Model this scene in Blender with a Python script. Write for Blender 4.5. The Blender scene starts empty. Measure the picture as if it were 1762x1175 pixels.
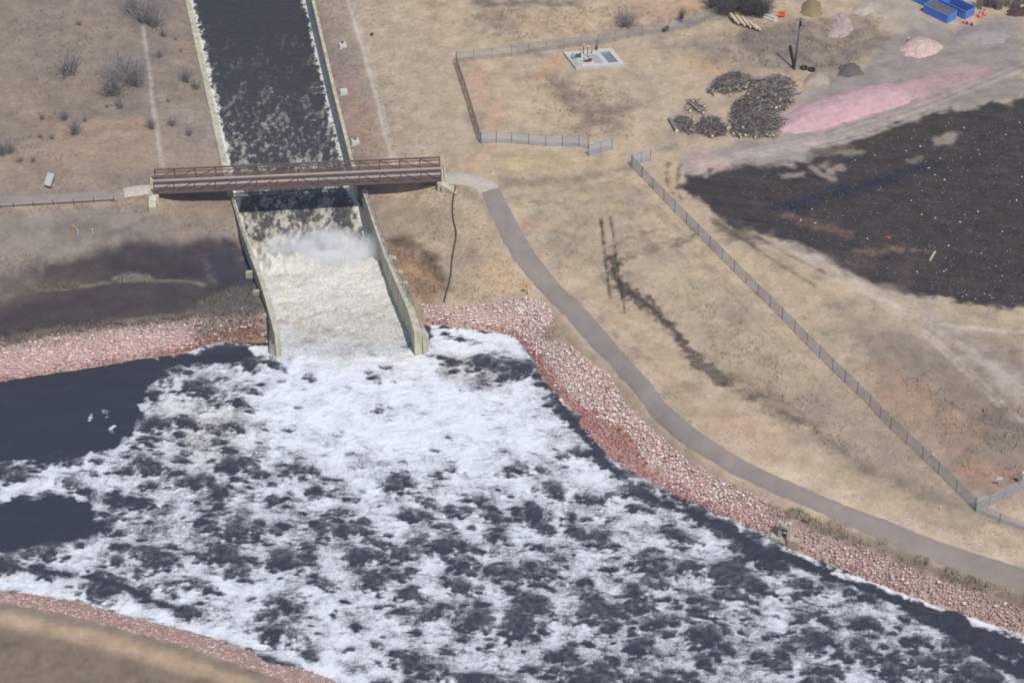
import bpy, bmesh, math, random
import numpy as np
from mathutils import Vector, Matrix, Quaternion

random.seed(7)
RS = np.random.RandomState(11)
SC = bpy.context.scene
COL = SC.collection
R = math.radians

# ------------------------------------------------------------------ camera
FPX, CX, CY = 4000.0, 881.0, 587.5          # focal length and centre in photo pixels (1762 x 1175)
PITCH, HC = R(37.0), 185.0                  # an aeroplane about 185 m above the footbridge
cam_d = bpy.data.cameras.new('camera')
cam_d.sensor_width = 36.0
cam_d.sensor_fit = 'HORIZONTAL'
cam_d.lens = 36.0 * FPX / 1762.0
cam_d.clip_start = 1.0
cam_d.clip_end = 20000.0
cam = bpy.data.objects.new('camera', cam_d)
cam.location = (0, 0, HC)
cam.rotation_euler = (R(90) - PITCH, 0, 0)
COL.objects.link(cam)
SC.camera = cam

# ------------------------------------------------------------------ sky, sun, exposure
SUN_EL, SUN_AZ = R(58.0), R(180 - 28)       # compass angle from +Y towards +X
SUN_V = Vector((math.sin(SUN_AZ) * math.cos(SUN_EL), math.cos(SUN_AZ) * math.cos(SUN_EL), math.sin(SUN_EL)))
w = bpy.data.worlds.new('World')
SC.world = w
w.use_nodes = True
nt = w.node_tree
bg = nt.nodes['Background']
sky = nt.nodes.new('ShaderNodeTexSky')
sky.sky_type = 'NISHITA'
sky.sun_disc = False
sky.sun_elevation = SUN_EL
sky.sun_rotation = SUN_AZ
nt.links.new(sky.outputs[0], bg.inputs[0])
bg.inputs[1].default_value = 0.10
sun_d = bpy.data.lights.new('sun', 'SUN')
sun_d.energy = 3.3
sun_d.angle = R(0.5)
sun_d.color = (1.0, 0.95, 0.88)
sun = bpy.data.objects.new('sun', sun_d)
sun.rotation_euler = (-SUN_V).to_track_quat('-Z', 'Y').to_euler()
sun.location = (0, 200, 200)
COL.objects.link(sun)
SC.view_settings.view_transform = 'Standard'
SC.view_settings.look = 'None'
SC.view_settings.gamma = 1.0
SC.view_settings.exposure = 0.03
SC.view_settings.use_curve_mapping = False
SC.cycles.volume_bounces = 6
SC.cycles.filter_width = 1.9                 # a slightly soft lens

# ------------------------------------------------------------------ maths helpers
_cp, _sp = math.cos(PITCH), math.sin(PITCH)
def W(px, py, z=0.0):
    """ground point at height z that stands at photo position px, py"""
    a, b = (px - CX) / FPX, (CY - py) / FPX
    d = (a, _cp + b * _sp, -_sp + b * _cp)
    t = (z - HC) / d[2]
    return np.array((a * t, d[1] * t, z))

def perlin(x, y, seed=0):
    rs = np.random.RandomState(seed)
    perm = np.concatenate([rs.permutation(256)] * 2)
    ang = rs.rand(256) * 2 * np.pi
    gx, gy = np.cos(ang), np.sin(ang)
    xi, yi = np.floor(x).astype(np.int64), np.floor(y).astype(np.int64)
    xf, yf = x - xi, y - yi
    xi &= 255; yi &= 255
    u = xf * xf * xf * (xf * (xf * 6 - 15) + 10)
    v = yf * yf * yf * (yf * (yf * 6 - 15) + 10)
    def g(ix, iy, dx, dy):
        h = perm[perm[ix & 255] + (iy & 255)]
        return gx[h] * dx + gy[h] * dy
    a = g(xi, yi, xf, yf); b = g(xi + 1, yi, xf - 1, yf)
    c = g(xi, yi + 1, xf, yf - 1); d = g(xi + 1, yi + 1, xf - 1, yf - 1)
    return (a + u * (b - a)) * (1 - v) + (c + u * (d - c)) * v

def fbm(x, y, octv=4, seed=0, gain=0.5):
    s = np.zeros_like(x, dtype=float); a = 1.0; f = 1.0; n = 0
    for k in range(octv):
        s += a * perlin(x * f + 17.3 * k, y * f - 9.1 * k, seed + k)
        n += a; a *= gain; f *= 2.03
    return s / n * 1.6

def sstep(a, b, x):
    t = np.clip((x - a) / (b - a), 0, 1)
    return t * t * (3 - 2 * t)

def lin(c):
    c = np.array(c, float) / 255.0
    return np.where(c <= 0.04045, c / 12.92, ((c + 0.055) / 1.055) ** 2.4)

KALB = 0.80                                  # sunlit picture value -> base colour
def alb(c):
    return lin(c) * KALB

def densify(pts, step):
    out = []
    P = [np.array(p, float) for p in pts]
    for a, b in zip(P[:-1], P[1:]):
        n = max(1, int(np.linalg.norm((b - a)[:2]) / step))
        for k in range(n):
            out.append(a + (b - a) * k / n)
    out.append(P[-1])
    return out

def smooth_line(pts, it=2):
    P = [np.array(p, float) for p in pts]
    for _ in range(it):
        Q = [P[0]]
        for a, b in zip(P[:-1], P[1:]):
            Q.append(a * .75 + b * .25); Q.append(a * .25 + b * .75)
        Q.append(P[-1]); P = Q
    return P

def seg_dist(X, Y, pts):
    d = np.full(X.shape, 1e9)
    for a, b in zip(pts[:-1], pts[1:]):
        vx, vy = b[0] - a[0], b[1] - a[1]
        L = vx * vx + vy * vy + 1e-12
        t = np.clip(((X - a[0]) * vx + (Y - a[1]) * vy) / L, 0, 1)
        d = np.minimum(d, np.hypot(X - a[0] - t * vx, Y - a[1] - t * vy))
    return d

def inside(X, Y, poly):
    c = np.zeros(X.shape, bool)
    n = len(poly)
    for i in range(n):
        x0, y0 = poly[i][0], poly[i][1]
        x1, y1 = poly[(i + 1) % n][0], poly[(i + 1) % n][1]
        if y0 == y1: continue
        m = ((y0 > Y) != (y1 > Y))
        c ^= m & (X < (x1 - x0) * (Y - y0) / (y1 - y0) + x0)
    return c

def sdf(X, Y, poly):
    """negative inside"""
    d = seg_dist(X, Y, list(poly) + [poly[0]])
    return np.where(inside(X, Y, poly), -d, d)

# ------------------------------------------------------------------ levels and key lines (photo pixel x, y, height)
ZR = -7.0                                    # river level
ZP = -4.6                                    # flooded basin on the left
shore_right = [(736,556),(760,562),(800,566),(860,572),(888,584),(905,604),(925,640),(945,665),(975,700),(1000,735),(1040,782),(1110,830),
               (1190,872),(1260,898),(1330,932),(1390,957),(1500,1003),(1640,1052),(1762,1092),(1900,1140),(2150,1230)]
rip_right = [(722,522,-4.6),(780,530,-4.5),(850,522,-3.9),(905,513,-3.0),(940,524,-2.6),(955,552,-2.6),(985,592,-2.9),(1020,618,-3.2),(1050,650,-3.5),(1080,700,-3.9),(1130,745),(1180,792),
             (1240,824),(1300,850),(1340,876),(1375,905),(1430,925),(1500,948),(1560,975),(1620,1000),(1700,1025),(1762,1052),(1900,1100),(2150,1185)]
shore_left = [(-400,735),(-150,690),(0,657),(60,648),(120,638),(180,628),(250,617),(310,610),(360,598),(420,588),(462,586)]
rip_left = [(-400,655),(-150,625),(0,592),(80,577),(150,566),(230,556),(300,549),(370,546),(430,545),(450,545)]
shore_bl = [(-400,915),(-150,975),(0,1012),(120,1030),(200,1052),(300,1078),(400,1104),(520,1148),(600,1177),(720,1230),(900,1330),(1000,1420)]
rip_bl = [(-400,945),(-150,1003),(0,1038),(120,1058),(200,1080),(300,1108),(400,1140),(470,1165),(540,1195),(660,1255),(840,1360),(930,1450)]
wl_up = [(292,-150,-1.5),(328,0,-1.6),(362,150,-1.9),(394,290,-2.2),(402,334,-2.2)]
wr_up = [(501,-150,-1.5),(536,0,-1.6),(571,150,-1.9),(603,278,-2.2),(611,310,-2.2)]
wl_dn = [(402,334,-2.2),(411,364,-2.25),(423,400,-2.35),(438,440,-2.5),(454,480,-2.6),(468,524,-2.7),(482,574,-2.9)]
wr_dn = [(623,325,-2.2),(640,379,-2.3),(661,440,-2.5),(684,493,-2.65),(700,529,-2.75),(713,572,-2.9)]
path_mid = [(795,308,.3),(838,318,.1),(858,362,-.3),(885,410,-.8),(922,460,-1.2),(962,508,-1.6),(1003,560,-1.9),(1052,622,-2.1),(1100,680,-2.3),
            (1140,724,-2.4),(1185,766,-2.5),(1240,797,-2.6),(1320,824,-2.6),(1436,876,-2.8),(1512,903,-2.9),(1607,942,-3.0),(1762,992,-3.1),(1950,1060,-3.2),(2150,1130,-3.3)]

ctrl = []
def cl(pts, z=None, step=14):
    q = [(p[0], p[1], p[2] if len(p) > 2 else z) for p in pts]
    for p in densify(q, step):
        ctrl.append(W(*p))
cl(shore_right, ZR, 22); cl(shore_left, ZR, 25); cl(shore_bl, ZR, 25)
cl(rip_right, -4.3, 24); cl(rip_left, -4.0, 28); cl(rip_bl, -5.2, 28)
cl(path_mid, None, 30)
# ground behind the walls
cl([(280,-150,-1.6),(312,0,-1.7),(345,150,-2.0),(376,285,-2.3),(392,340,-2.5)], None, 40)
cl([(515,-150,-1.6),(550,0,-1.7),(584,150,-2.0),(614,278,-2.3),(640,330,-2.5)], None, 40)
cl([(650,370,-2.7),(672,420,-3.0),(700,490,-3.7)], None, 25)
cl([(240,-150,-.3),(265,0,-.4),(290,150,-.7),(320,285,-1.2)], None, 40)
cl([(560,-150,-.8),(600,0,-.8),(640,150,-1.0),(680,278,-1.0)], None, 40)
cl([(640,-150,0),(700,60,0),(740,200,0),(762,312,-.3)], None, 40)
for p in [(690,340,-2.7),(720,338,-2.2),(748,336,-1.7),(775,345,-1.2),(735,325,-1.5),(690,328,-2.3),(760,380,-1.4),(720,400,-2.4),(800,420,-1.8),(770,470,-3.0),(720,460,-3.4),(860,500,-2.8),(800,500,-3.6),(740,505,-4.0),(890,490,-2.2),(850,450,-1.6),
          (330,348,-2.2),(290,350,-1.8),(360,340,-2.3),(300,335,-1.6),(258,362,-1.4),(270,380,-2.0),(350,390,-2.8),(395,390,-3.0),(410,415,-4.4),(428,470,-5.0),(440,520,-4.6),
          (-150,345,0),(0,340,.1),(100,336,.1),(200,332,.1),(262,326,.2),(-150,372,-1),(0,368,-.9),(100,366,-.9),(200,364,-.9),
          (0,410,-1.8),(130,390,-1.6),(250,395,-2.2),(0,450,-3.3),(60,440,-3.1),(150,425,-3.2),(300,410,-3.6),(-150,440,-3.2),(-150,500,-4.5),
          (50,480,-4.2),(120,465,ZP+.15),(240,445,ZP+.12),(300,440,ZP-.05),(360,440,ZP-.35),(405,450,ZP-.45),(330,490,ZP+.2),(200,490,ZP+.25),(120,520,ZP+.1),(250,520,ZP+.1),(30,540,ZP+.1),(350,515,ZP+.2),(-150,580,ZP-.1),
          (0,0,.6),(0,150,.5),(0,280,.3),(120,80,.5),(120,220,.3),(200,0,.2),(200,150,.1),(-300,100,.6),(-300,300,.4),(0,-200,.6),(-600,200,.4),
          (850,150,0),(900,250,0),(1000,150,.1),(1000,50,.2),(1100,120,.1),(1200,60,.2),(1200,200,0),(1350,60,.2),(1350,200,0),(1500,100,0),(1500,200,-.1),(1700,50,0),(1762,150,0),
          (900,-200,0),(1300,-200,.2),(1800,-200,0),(2100,100,0),(2300,300,-.2),
          (950,320,-.1),(1000,290,0),(1100,300,-.1),(1200,270,0),(1300,290,-.2),(1450,260,-.3),(1600,230,-.3),(1762,190,-.3),(1450,400,-.6),(1600,450,-.7),(1762,500,-.8),(1762,350,-.6),(2200,600,-1),
          (930,380,-.3),(1000,430,-.5),(1100,380,-.3),(1200,420,-.4),(1300,500,-.6),(1400,560,-.8),(1500,650,-1.1),(1600,760,-1.6),(1680,870,-2.2),(1500,560,-.8),(1650,620,-1.1),(1762,720,-1.5),(2200,900,-2),
          (1000,480,-1.3),(1060,460,-1.1),(1100,530,-1.4),(1180,600,-1.8),(1260,660,-2.1),(1150,480,-.8),(1250,570,-1.2),(1350,720,-2.2),(1450,790,-2.4),(1550,840,-2.5),(1762,920,-2.8),(1100,600,-1.6),(1200,700,-2.1),(1300,770,-2.4),
          (1300,838,-3.4),(1450,905,-3.6),(1620,970,-3.8),
          (0,1100,-4.8),(200,1150,-4.8),(0,1175,-4.6),(300,1175,-4.8),(0,1300,-4.5),(-300,1100,-4.6),(300,1350,-4.6),(600,1420,-4.7),(-600,1300,-4.5)]:
    ctrl.append(W(*p))
for p in [(600,700),(400,700),(800,700),(300,900),(600,900),(900,900),(1100,950),(100,850),(700,1080),(1000,1100),(1300,1060),(1500,1100),(1200,1250),(1700,1250),(150,730),(-200,820),(-500,830),(1450,1350),(2000,1400),(560,600),(2150,1480)]:
    ctrl.append(W(p[0], p[1], -9.5))
CT = np.array(ctrl)

def tps_fit(P, z, reg=0.05):
    n = len(P)
    d2 = ((P[:, None, :] - P[None]) ** 2).sum(-1)
    K = 0.5 * d2 * np.log(d2 + 1e-9)
    A = np.zeros((n + 3, n + 3))
    A[:n, :n] = K + np.eye(n) * reg
    A[:n, n] = 1; A[:n, n + 1:] = P
    A[n, :n] = 1; A[n + 1:, :n] = P.T
    b = np.zeros(n + 3); b[:n] = z
    return np.linalg.solve(A, b)
_S = 100.0
_P = (CT[:, :2] - (0, 260)) / _S
_c = tps_fit(_P, CT[:, 2], 4e-4)
GX = np.arange(-190, 190.01, 1.0); GY = np.arange(120, 460.01, 1.0)
def _eval():
    out = np.zeros((len(GY), len(GX)))
    for j, y in enumerate(GY):
        X = (GX) / _S; Y = (y - 260) / _S
        d2 = (X[:, None] - _P[None, :, 0]) ** 2 + (Y - _P[None, :, 1]) ** 2
        out[j] = (0.5 * d2 * np.log(d2 + 1e-9)) @ _c[:-3] + _c[-3] + _c[-2] * X + _c[-1] * Y
    return out
TG = np.clip(_eval(), -9.8, 1.2)
def terr(x, y):
    """smooth ground height"""
    x = np.asarray(x, float); y = np.asarray(y, float)
    fx = np.clip(x - GX[0], 0, len(GX) - 1.001); fy = np.clip(y - GY[0], 0, len(GY) - 1.001)
    i = fx.astype(int); j = fy.astype(int); u = fx - i; v = fy - j
    return (TG[j, i] * (1 - u) + TG[j, i + 1] * u) * (1 - v) + (TG[j + 1, i] * (1 - u) + TG[j + 1, i + 1] * u) * v
def G(px, py, dz=0.0):
    """point on the ground seen at photo position px, py"""
    z = 0.0
    for _ in range(25):
        p = W(px, py, z)
        z += 0.6 * (float(terr(p[0], p[1])) - z)
    p = W(px, py, z)
    return np.array((p[0], p[1], float(terr(p[0], p[1])) + dz))
def GL(pts, sm=0, dz=0.0):
    q = [G(p[0], p[1], dz) for p in pts]
    return smooth_line(q, sm) if sm else q
def scale_at(px, py):
    p = G(px, py)
    dz = (p[1] * _cp + (HC - p[2]) * _sp)
    return FPX / dz                           # photo pixels per metre

# channel lines in the world (inner top edges of the walls)
WLU = [W(*p) for p in wl_up]; WRU = [W(*p) for p in wr_up]
WLD = [W(*p) for p in wl_dn]; WRD = [W(*p) for p in wr_dn]
chan_poly = [p[:2] for p in WLU + WLD[1:]] + [p[:2] for p in (WRU + WRD)[::-1]]

# ------------------------------------------------------------------ materials
def new_mat(name):
    m = bpy.data.materials.new(name); m.use_nodes = True
    n = m.node_tree.nodes; l = m.node_tree.links
    return m, n, l, n['Principled BSDF']
def mat(name, srgb, rough=0.8, var=0.25, scale=3.0, metal=0.0, bump=0.0, spec=0.3, raw=None, streak=0):
    m, n, l, b = new_mat(name)
    c = alb(srgb) if raw is None else np.array(raw)
    tc = n.new('ShaderNodeTexCoord'); no = n.new('ShaderNodeTexNoise')
    no.inputs['Scale'].default_value = scale; no.inputs['Detail'].default_value = 6
    no.inputs['Roughness'].default_value = 0.65
    if streak:
        mpg = n.new('ShaderNodeMapping'); mpg.inputs['Scale'].default_value = (1, 1, streak)
        l.new(tc.outputs['Object'], mpg.inputs['Vector']); l.new(mpg.outputs[0], no.inputs['Vector'])
    else:
        l.new(tc.outputs['Object'], no.inputs['Vector'])
    cr = n.new('ShaderNodeValToRGB')
    cr.color_ramp.elements[0].position = 0.3; cr.color_ramp.elements[1].position = 0.7
    cr.color_ramp.elements[0].color = (*(c * (1 - var)), 1); cr.color_ramp.elements[1].color = (*np.clip(c * (1 + var), 0, .95), 1)
    l.new(no.outputs['Fac'], cr.inputs['Fac']); l.new(cr.outputs['Color'], b.inputs['Base Color'])
    b.inputs['Roughness'].default_value = rough; b.inputs['Metallic'].default_value = metal
    b.inputs['Specular IOR Level'].default_value = spec
    if bump:
        bp = n.new('ShaderNodeBump'); bp.inputs['Strength'].default_value = 0.6; bp.inputs['Distance'].default_value = bump
        l.new(no.outputs['Fac'], bp.inputs['Height']); l.new(bp.outputs[0], b.inputs['Normal'])
    return m
def attr_mat(name, attr='col', rough=0.9, fine=2.2, amt=0.35, bump=0.15, spec=0.15):
    """base colour from a colour attribute, broken up by two noises"""
    m, n, l, b = new_mat(name)
    at = n.new('ShaderNodeAttribute'); at.attribute_name = attr
    tc = n.new('ShaderNodeTexCoord')
    n1 = n.new('ShaderNodeTexNoise'); n1.inputs['Scale'].default_value = fine; n1.inputs['Detail'].default_value = 8; n1.inputs['Roughness'].default_value = 0.72
    n2 = n.new('ShaderNodeTexNoise'); n2.inputs['Scale'].default_value = fine * 0.22; n2.inputs['Detail'].default_value = 5
    l.new(tc.outputs['Object'], n1.inputs['Vector']); l.new(tc.outputs['Object'], n2.inputs['Vector'])
    ad = n.new('ShaderNodeMath'); ad.operation = 'ADD'
    l.new(n1.outputs['Fac'], ad.inputs[0]); l.new(n2.outputs['Fac'], ad.inputs[1])
    mr = n.new('ShaderNodeMapRange'); mr.inputs[1].default_value = 0.6; mr.inputs[2].default_value = 1.4
    mr.inputs[3].default_value = 1 - amt; mr.inputs[4].default_value = 1 + amt
    l.new(ad.outputs[0], mr.inputs[0])
    mx = n.new('ShaderNodeVectorMath'); mx.operation = 'SCALE'
    l.new(at.outputs['Color'], mx.inputs[0]); l.new(mr.outputs[0], mx.inputs['Scale'])
    l.new(mx.outputs[0], b.inputs['Base Color'])
    b.inputs['Roughness'].default_value = rough; b.inputs['Specular IOR Level'].default_value = spec
    if bump:
        bp = n.new('ShaderNodeBump'); bp.inputs['Strength'].default_value = 0.8; bp.inputs['Distance'].default_value = bump
        l.new(n1.outputs['Fac'], bp.inputs['Height']); l.new(bp.outputs[0], b.inputs['Normal'])
    return m

# ------------------------------------------------------------------ object helpers
OFF = {}
def tag(o, label=None, cat=None, group=None, kind=None):
    if label: o['label'] = label
    if cat: o['category'] = cat
    if group: o['group'] = group
    if kind: o['kind'] = kind
    return o
def thing(name, label, cat, loc=(0, 0, 0), group=None):
    o = bpy.data.objects.new(name, None)
    o.empty_display_size = 0.5
    o.location = [float(v) for v in loc]
    COL.objects.link(o)
    OFF[o.name] = np.array(loc, float)
    return tag(o, label, cat, group)
def np_mesh(name, V, F, mat_, smooth=False, attrs=None, cols=None):
    """V (n,3), F (m,k) arrays"""
    me = bpy.data.meshes.new(name)
    V = np.asarray(V, np.float32); F = np.asarray(F, np.int32)
    k = F.shape[1]
    me.vertices.add(len(V)); me.vertices.foreach_set('co', V.ravel())
    me.loops.add(F.size); me.loops.foreach_set('vertex_index', F.ravel())
    me.polygons.add(len(F))
    me.polygons.foreach_set('loop_start', np.arange(0, F.size, k, dtype=np.int32))
    me.polygons.foreach_set('loop_total', np.full(len(F), k, np.int32))
    if smooth: me.polygons.foreach_set('use_smooth', np.ones(len(F), bool))
    for nm, a in (attrs or {}).items():
        at = me.attributes.new(nm, 'FLOAT', 'POINT'); at.data.foreach_set('value', np.asarray(a, np.float32).ravel())
    for nm, a in (cols or {}).items():
        a = np.asarray(a, np.float32)
        at = me.attributes.new(nm, 'FLOAT_COLOR', 'POINT')
        at.data.foreach_set('color', np.concatenate([a, np.ones((len(a), 1), np.float32)], 1).ravel())
    me.update(); me.validate()
    if mat_: me.materials.append(mat_)
    return me
def link(name, me, parent=None, loc=None):
    o = bpy.data.objects.new(name, me)
    COL.objects.link(o)
    if parent is not None: o.parent = parent
    if loc is not None: o.location = [float(v) for v in loc]
    return o
class MB:
    """collects world-space pieces of one mesh"""
    def __init__(s): s.v = []; s.f = []; s.c = []
    def add(s, V, F):
        b = len(s.v); s.v.extend([tuple(map(float, p)) for p in V]); s.f.extend([tuple(i + b for i in f) for f in F])
    def box(s, c, ax, ay, az, hx, hy, hz):
        c = np.array(c, float); ax, ay, az = (np.array(a, float) for a in (ax, ay, az))
        V = [c + ax * hx * i + ay * hy * j + az * hz * k for k in (-1, 1) for j in (-1, 1) for i in (-1, 1)]
        s.add(V, [(0, 2, 3, 1), (4, 5, 7, 6), (0, 1, 5, 4), (2, 6, 7, 3), (0, 4, 6, 2), (1, 3, 7, 5)])
    def bar(s, a, b, wd, ht, up=(0, 0, 1)):
        a = np.array(a, float); b = np.array(b, float); d = b - a; L = np.linalg.norm(d); d /= L
        up = np.array(up, float); sd = np.cross(d, up); sd /= np.linalg.norm(sd) + 1e-9; up = np.cross(sd, d)
        s.box((a + b) / 2, d, sd, up, L / 2, wd / 2, ht / 2)
    def tube(s, a, b, r0, r1=None, n=8, cap=True):
        r1 = r0 if r1 is None else r1
        a = np.array(a, float); b = np.array(b, float); d = b - a; d = d / (np.linalg.norm(d) + 1e-9)
        t = np.array((1, 0, 0)) if abs(d[0]) < .8 else np.array((0, 1, 0))
        u = np.cross(d, t); u /= np.linalg.norm(u); v = np.cross(d, u)
        V = []
        for p, r in ((a, r0), (b, r1)):
            for k in range(n):
                an = 2 * math.pi * k / n; V.append(p + (u * math.cos(an) + v * math.sin(an)) * r)
        F = [(k, (k + 1) % n, n + (k + 1) % n, n + k) for k in range(n)]
        if cap: F += [tuple(range(n))[::-1], tuple(range(n, 2 * n))]
        s.add(V, F)
    def path(s, pts, r, n=6):
        for a, b in zip(pts[:-1], pts[1:]): s.tube(a, b, r, r, n, True)
    def lathe(s, base, prof, n=16):
        base = np.array(base, float); V = []
        for r, z in prof:
            for k in range(n):
                an = 2 * math.pi * k / n; V.append(base + (r * math.cos(an), r * math.sin(an), z))
        F = []
        for i in range(len(prof) - 1):
            F += [(i * n + k, i * n + (k + 1) % n, (i + 1) * n + (k + 1) % n, (i + 1) * n + k) for k in range(n)]
        F += [tuple(range(n))[::-1], tuple(range((len(prof) - 1) * n, len(prof) * n))]
        s.add(V, F)
    def prism(s, poly, z0, z1):
        n = len(poly)
        V = [(p[0], p[1], z0) for p in poly] + [(p[0], p[1], (p[2] if len(p) > 2 and z1 is None else z1)) for p in poly]
        F = [tuple(range(n))[::-1], tuple(range(n, 2 * n))] + [(k, (k + 1) % n, n + (k + 1) % n, n + k) for k in range(n)]
        s.add(V, F)
    def mesh(s, name, m, off=(0, 0, 0), smooth=False):
        me = bpy.data.meshes.new(name)
        V = np.array(s.v) - np.array(off)
        me.from_pydata([tuple(p) for p in V], [], s.f)
        bm = bmesh.new(); bm.from_mesh(me); bmesh.ops.recalc_face_normals(bm, faces=bm.faces); bm.to_mesh(me); bm.free()
        if m: me.materials.append(m)
        if smooth:
            me.polygons.foreach_set('use_smooth', np.ones(len(me.polygons), bool))
        me.update()
        return me
    def build(s, name, m, parent=None, smooth=False, loc=None):
        if parent is not None:
            off = OFF[parent.name]
            o = link(name, s.mesh(name, m, off, smooth), parent)
            OFF[o.name] = off
        else:
            off = np.array(s.v).mean(0) if loc is None else np.array(loc, float)
            off = off.copy(); off[2] = np.array(s.v)[:, 2].min()
            o = link(name, s.mesh(name, m, off, smooth), None, off)
            OFF[o.name] = off
        return o
EX, EY, EZ = np.array((1., 0, 0)), np.array((0, 1., 0)), np.array((0, 0, 1.))
# ================================================================== GROUND
def axis(lo, hi, step, far):
    core = np.arange(lo, hi + 1e-6, step)
    out = []; s = step; x = hi
    while x < far:
        s *= 1.25; x += s; out.append(x)
    left = []; s = step; x = lo
    while x > -far:
        s *= 1.25; x -= s; left.append(x)
    return np.array(left[::-1] + list(core) + out)
gx = axis(-92, 92, 0.25, 4000.0); gy = axis(183, 350, 0.25, 4000.0)
NX, NY = len(gx), len(gy)
XX, YY = np.meshgrid(gx, gy)
X1, Y1 = XX.ravel(), YY.ravel()
Z1 = terr(X1, Y1)
far = sstep(120, 260, np.maximum(np.abs(X1), np.abs(Y1 - 265)))
Z1 = Z1 * (1 - far) + (-0.5) * far
C1 = np.zeros((len(X1), 3))
GRASS = np.ones(len(X1))

def mix_into(mask_idx, srgb, a):
    c = alb(srgb)
    C1[mask_idx] = C1[mask_idx] * (1 - a[:, None]) + c * a[:, None]
n_big = fbm(X1 / 26, Y1 / 30, 4, 3); n_mid = fbm(X1 / 7, Y1 / 8, 4, 23); n_sm = fbm(X1 / 2.2, Y1 / 2.6, 3, 43)
C1[:] = alb((163, 147, 133))
ALL = np.arange(len(X1))
_rl = np.array([p[:2] for p in (WRU + WRD)[::-1]]); right = sstep(0, 7, X1 - np.interp(Y1, _rl[np.argsort(_rl[:, 1]), 1], _rl[np.argsort(_rl[:, 1]), 0]))                     # the grass is yellower right of the channel
mix_into(ALL, (143, 131, 121), (1 - right) * .7)
mix_into(ALL, (190, 171, 147), right * .8)
mix_into(ALL, (188, 170, 145), sstep(.05, .5, n_mid) * .55 * (.5 + .5 * right))
mix_into(ALL, (134, 123, 115), sstep(.05, .55, -n_mid + .35 * n_sm) * .6)
mix_into(ALL, (186, 150, 125), sstep(.25, .6, fbm(X1 / 11, Y1 / 9, 3, 77)) * .45)
mix_into(ALL, (150, 145, 125), sstep(.1, .6, n_big) * .3)
mix_into(ALL, (122, 110, 102), sstep(.28, .62, fbm(X1 / 3.2, Y1 / 3.2, 5, 131, .62)) * .55)
mix_into(ALL, (204, 182, 152), sstep(.30, .65, fbm(X1 / 2.8, Y1 / 3.2, 5, 137, .62)) * .5 * (.35 + .65 * right))

def paint(srgb, pts, w=None, soft=0.8, op=1.0, amp=0.7, ns=2.5, spk=0.0, grass=None, seed=0, sm=0):
    """a patch (closed outline) or a streak (line of half width w) of one kind of ground, with a broken edge"""
    P = GL(pts, sm)
    xs = [p[0] for p in P]; ys = [p[1] for p in P]
    pad = (w or 0) + soft + amp * 2 + 1
    idx = np.where((X1 > min(xs) - pad) & (X1 < max(xs) + pad) & (Y1 > min(ys) - pad) & (Y1 < max(ys) + pad))[0]
    x, y = X1[idx], Y1[idx]
    d = (seg_dist(x, y, P) - w) if w is not None else sdf(x, y, P)
    sd = seed + int(abs(pts[0][0]) * 7 + abs(pts[0][1]))
    d = d + amp * fbm(x / ns, y / ns, 4, sd % 997) * 1.6
    a = op * (1 - sstep(-soft, soft, d))
    if spk:
        a = a * (1 - spk * sstep(-.25, .35, fbm(x / (ns * .6), y / (ns * .6), 4, (sd + 5) % 997)))
    mix_into(idx, srgb, a)
    if grass is not None:
        GRASS[idx] = GRASS[idx] * (1 - a) + grass * a
    return idx, a

# ---- upper left field
paint((140,127,119), [(0,0),(330,0),(340,80),(280,110),(160,70),(0,90)], soft=5, op=.5, amp=3, ns=9)
paint((152,140,129), [(0,0),(240,0),(245,110),(160,150),(0,140)], soft=5, op=.5, amp=2, ns=8)
paint((186,158,137), [(90,215),(200,200),(270,230),(272,290),(180,292),(110,285),(60,270)], soft=3, op=.55, amp=2, ns=5)
paint((168,150,133), [(0,255),(380,262),(388,298),(0,322)], soft=3, op=.55, amp=1, ns=5)
paint((140,128,122), [(170,100),(250,105),(255,190),(215,200),(160,165)], soft=2.5, op=.6, amp=2, ns=5)
paint((160,148,140), [(268,150),(372,200),(385,285),(280,290)], soft=2, op=.4, amp=1, ns=5)
paint((128,118,112), [(205,0),(290,0),(280,55),(225,45)], soft=2.5, op=.6, amp=2, ns=5)
paint((186,176,166), [(243,20),(252,90),(259,130),(262,170),(268,210),(274,255),(279,290)], w=.3, soft=.25, op=.95, amp=.25, ns=2, grass=0)
paint((124,116,112), [(250,30),(258,90),(265,130),(270,180)], w=.3, soft=.5, op=.5, amp=.5, ns=2)
# ---- strip right of the upper channel
paint((160,143,133), [(548,0),(602,0),(680,278),(615,285)], soft=1, op=.7, amp=1, ns=4)
paint((176,145,125), [(585,120),(620,150),(660,240),(630,265),(606,210),(590,160)], soft=2, op=.6, amp=2, ns=4)
paint((148,137,134), [(580,80),(630,95),(660,190),(630,190),(596,150)], soft=2, op=.5, amp=2, ns=4)
paint((210,198,184), [(598,-10),(625,75),(651,168),(666,232),(680,278)], w=.55, soft=.22, op=1, amp=.12, ns=2, grass=0)
paint((172,158,146), [(600,-10),(627,75),(653,168),(668,232),(682,278)], w=.16, soft=.2, op=.6, amp=.25, ns=2, grass=0)
paint((180,168,150), [(615,0),(690,0),(765,130),(810,240),(775,300),(690,280)], soft=4, op=.55, amp=2, ns=7)
paint((170,160,140), [(700,40),(745,90),(790,200),(750,250),(715,160)], soft=4, op=.4, amp=3, ns=7)
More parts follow.
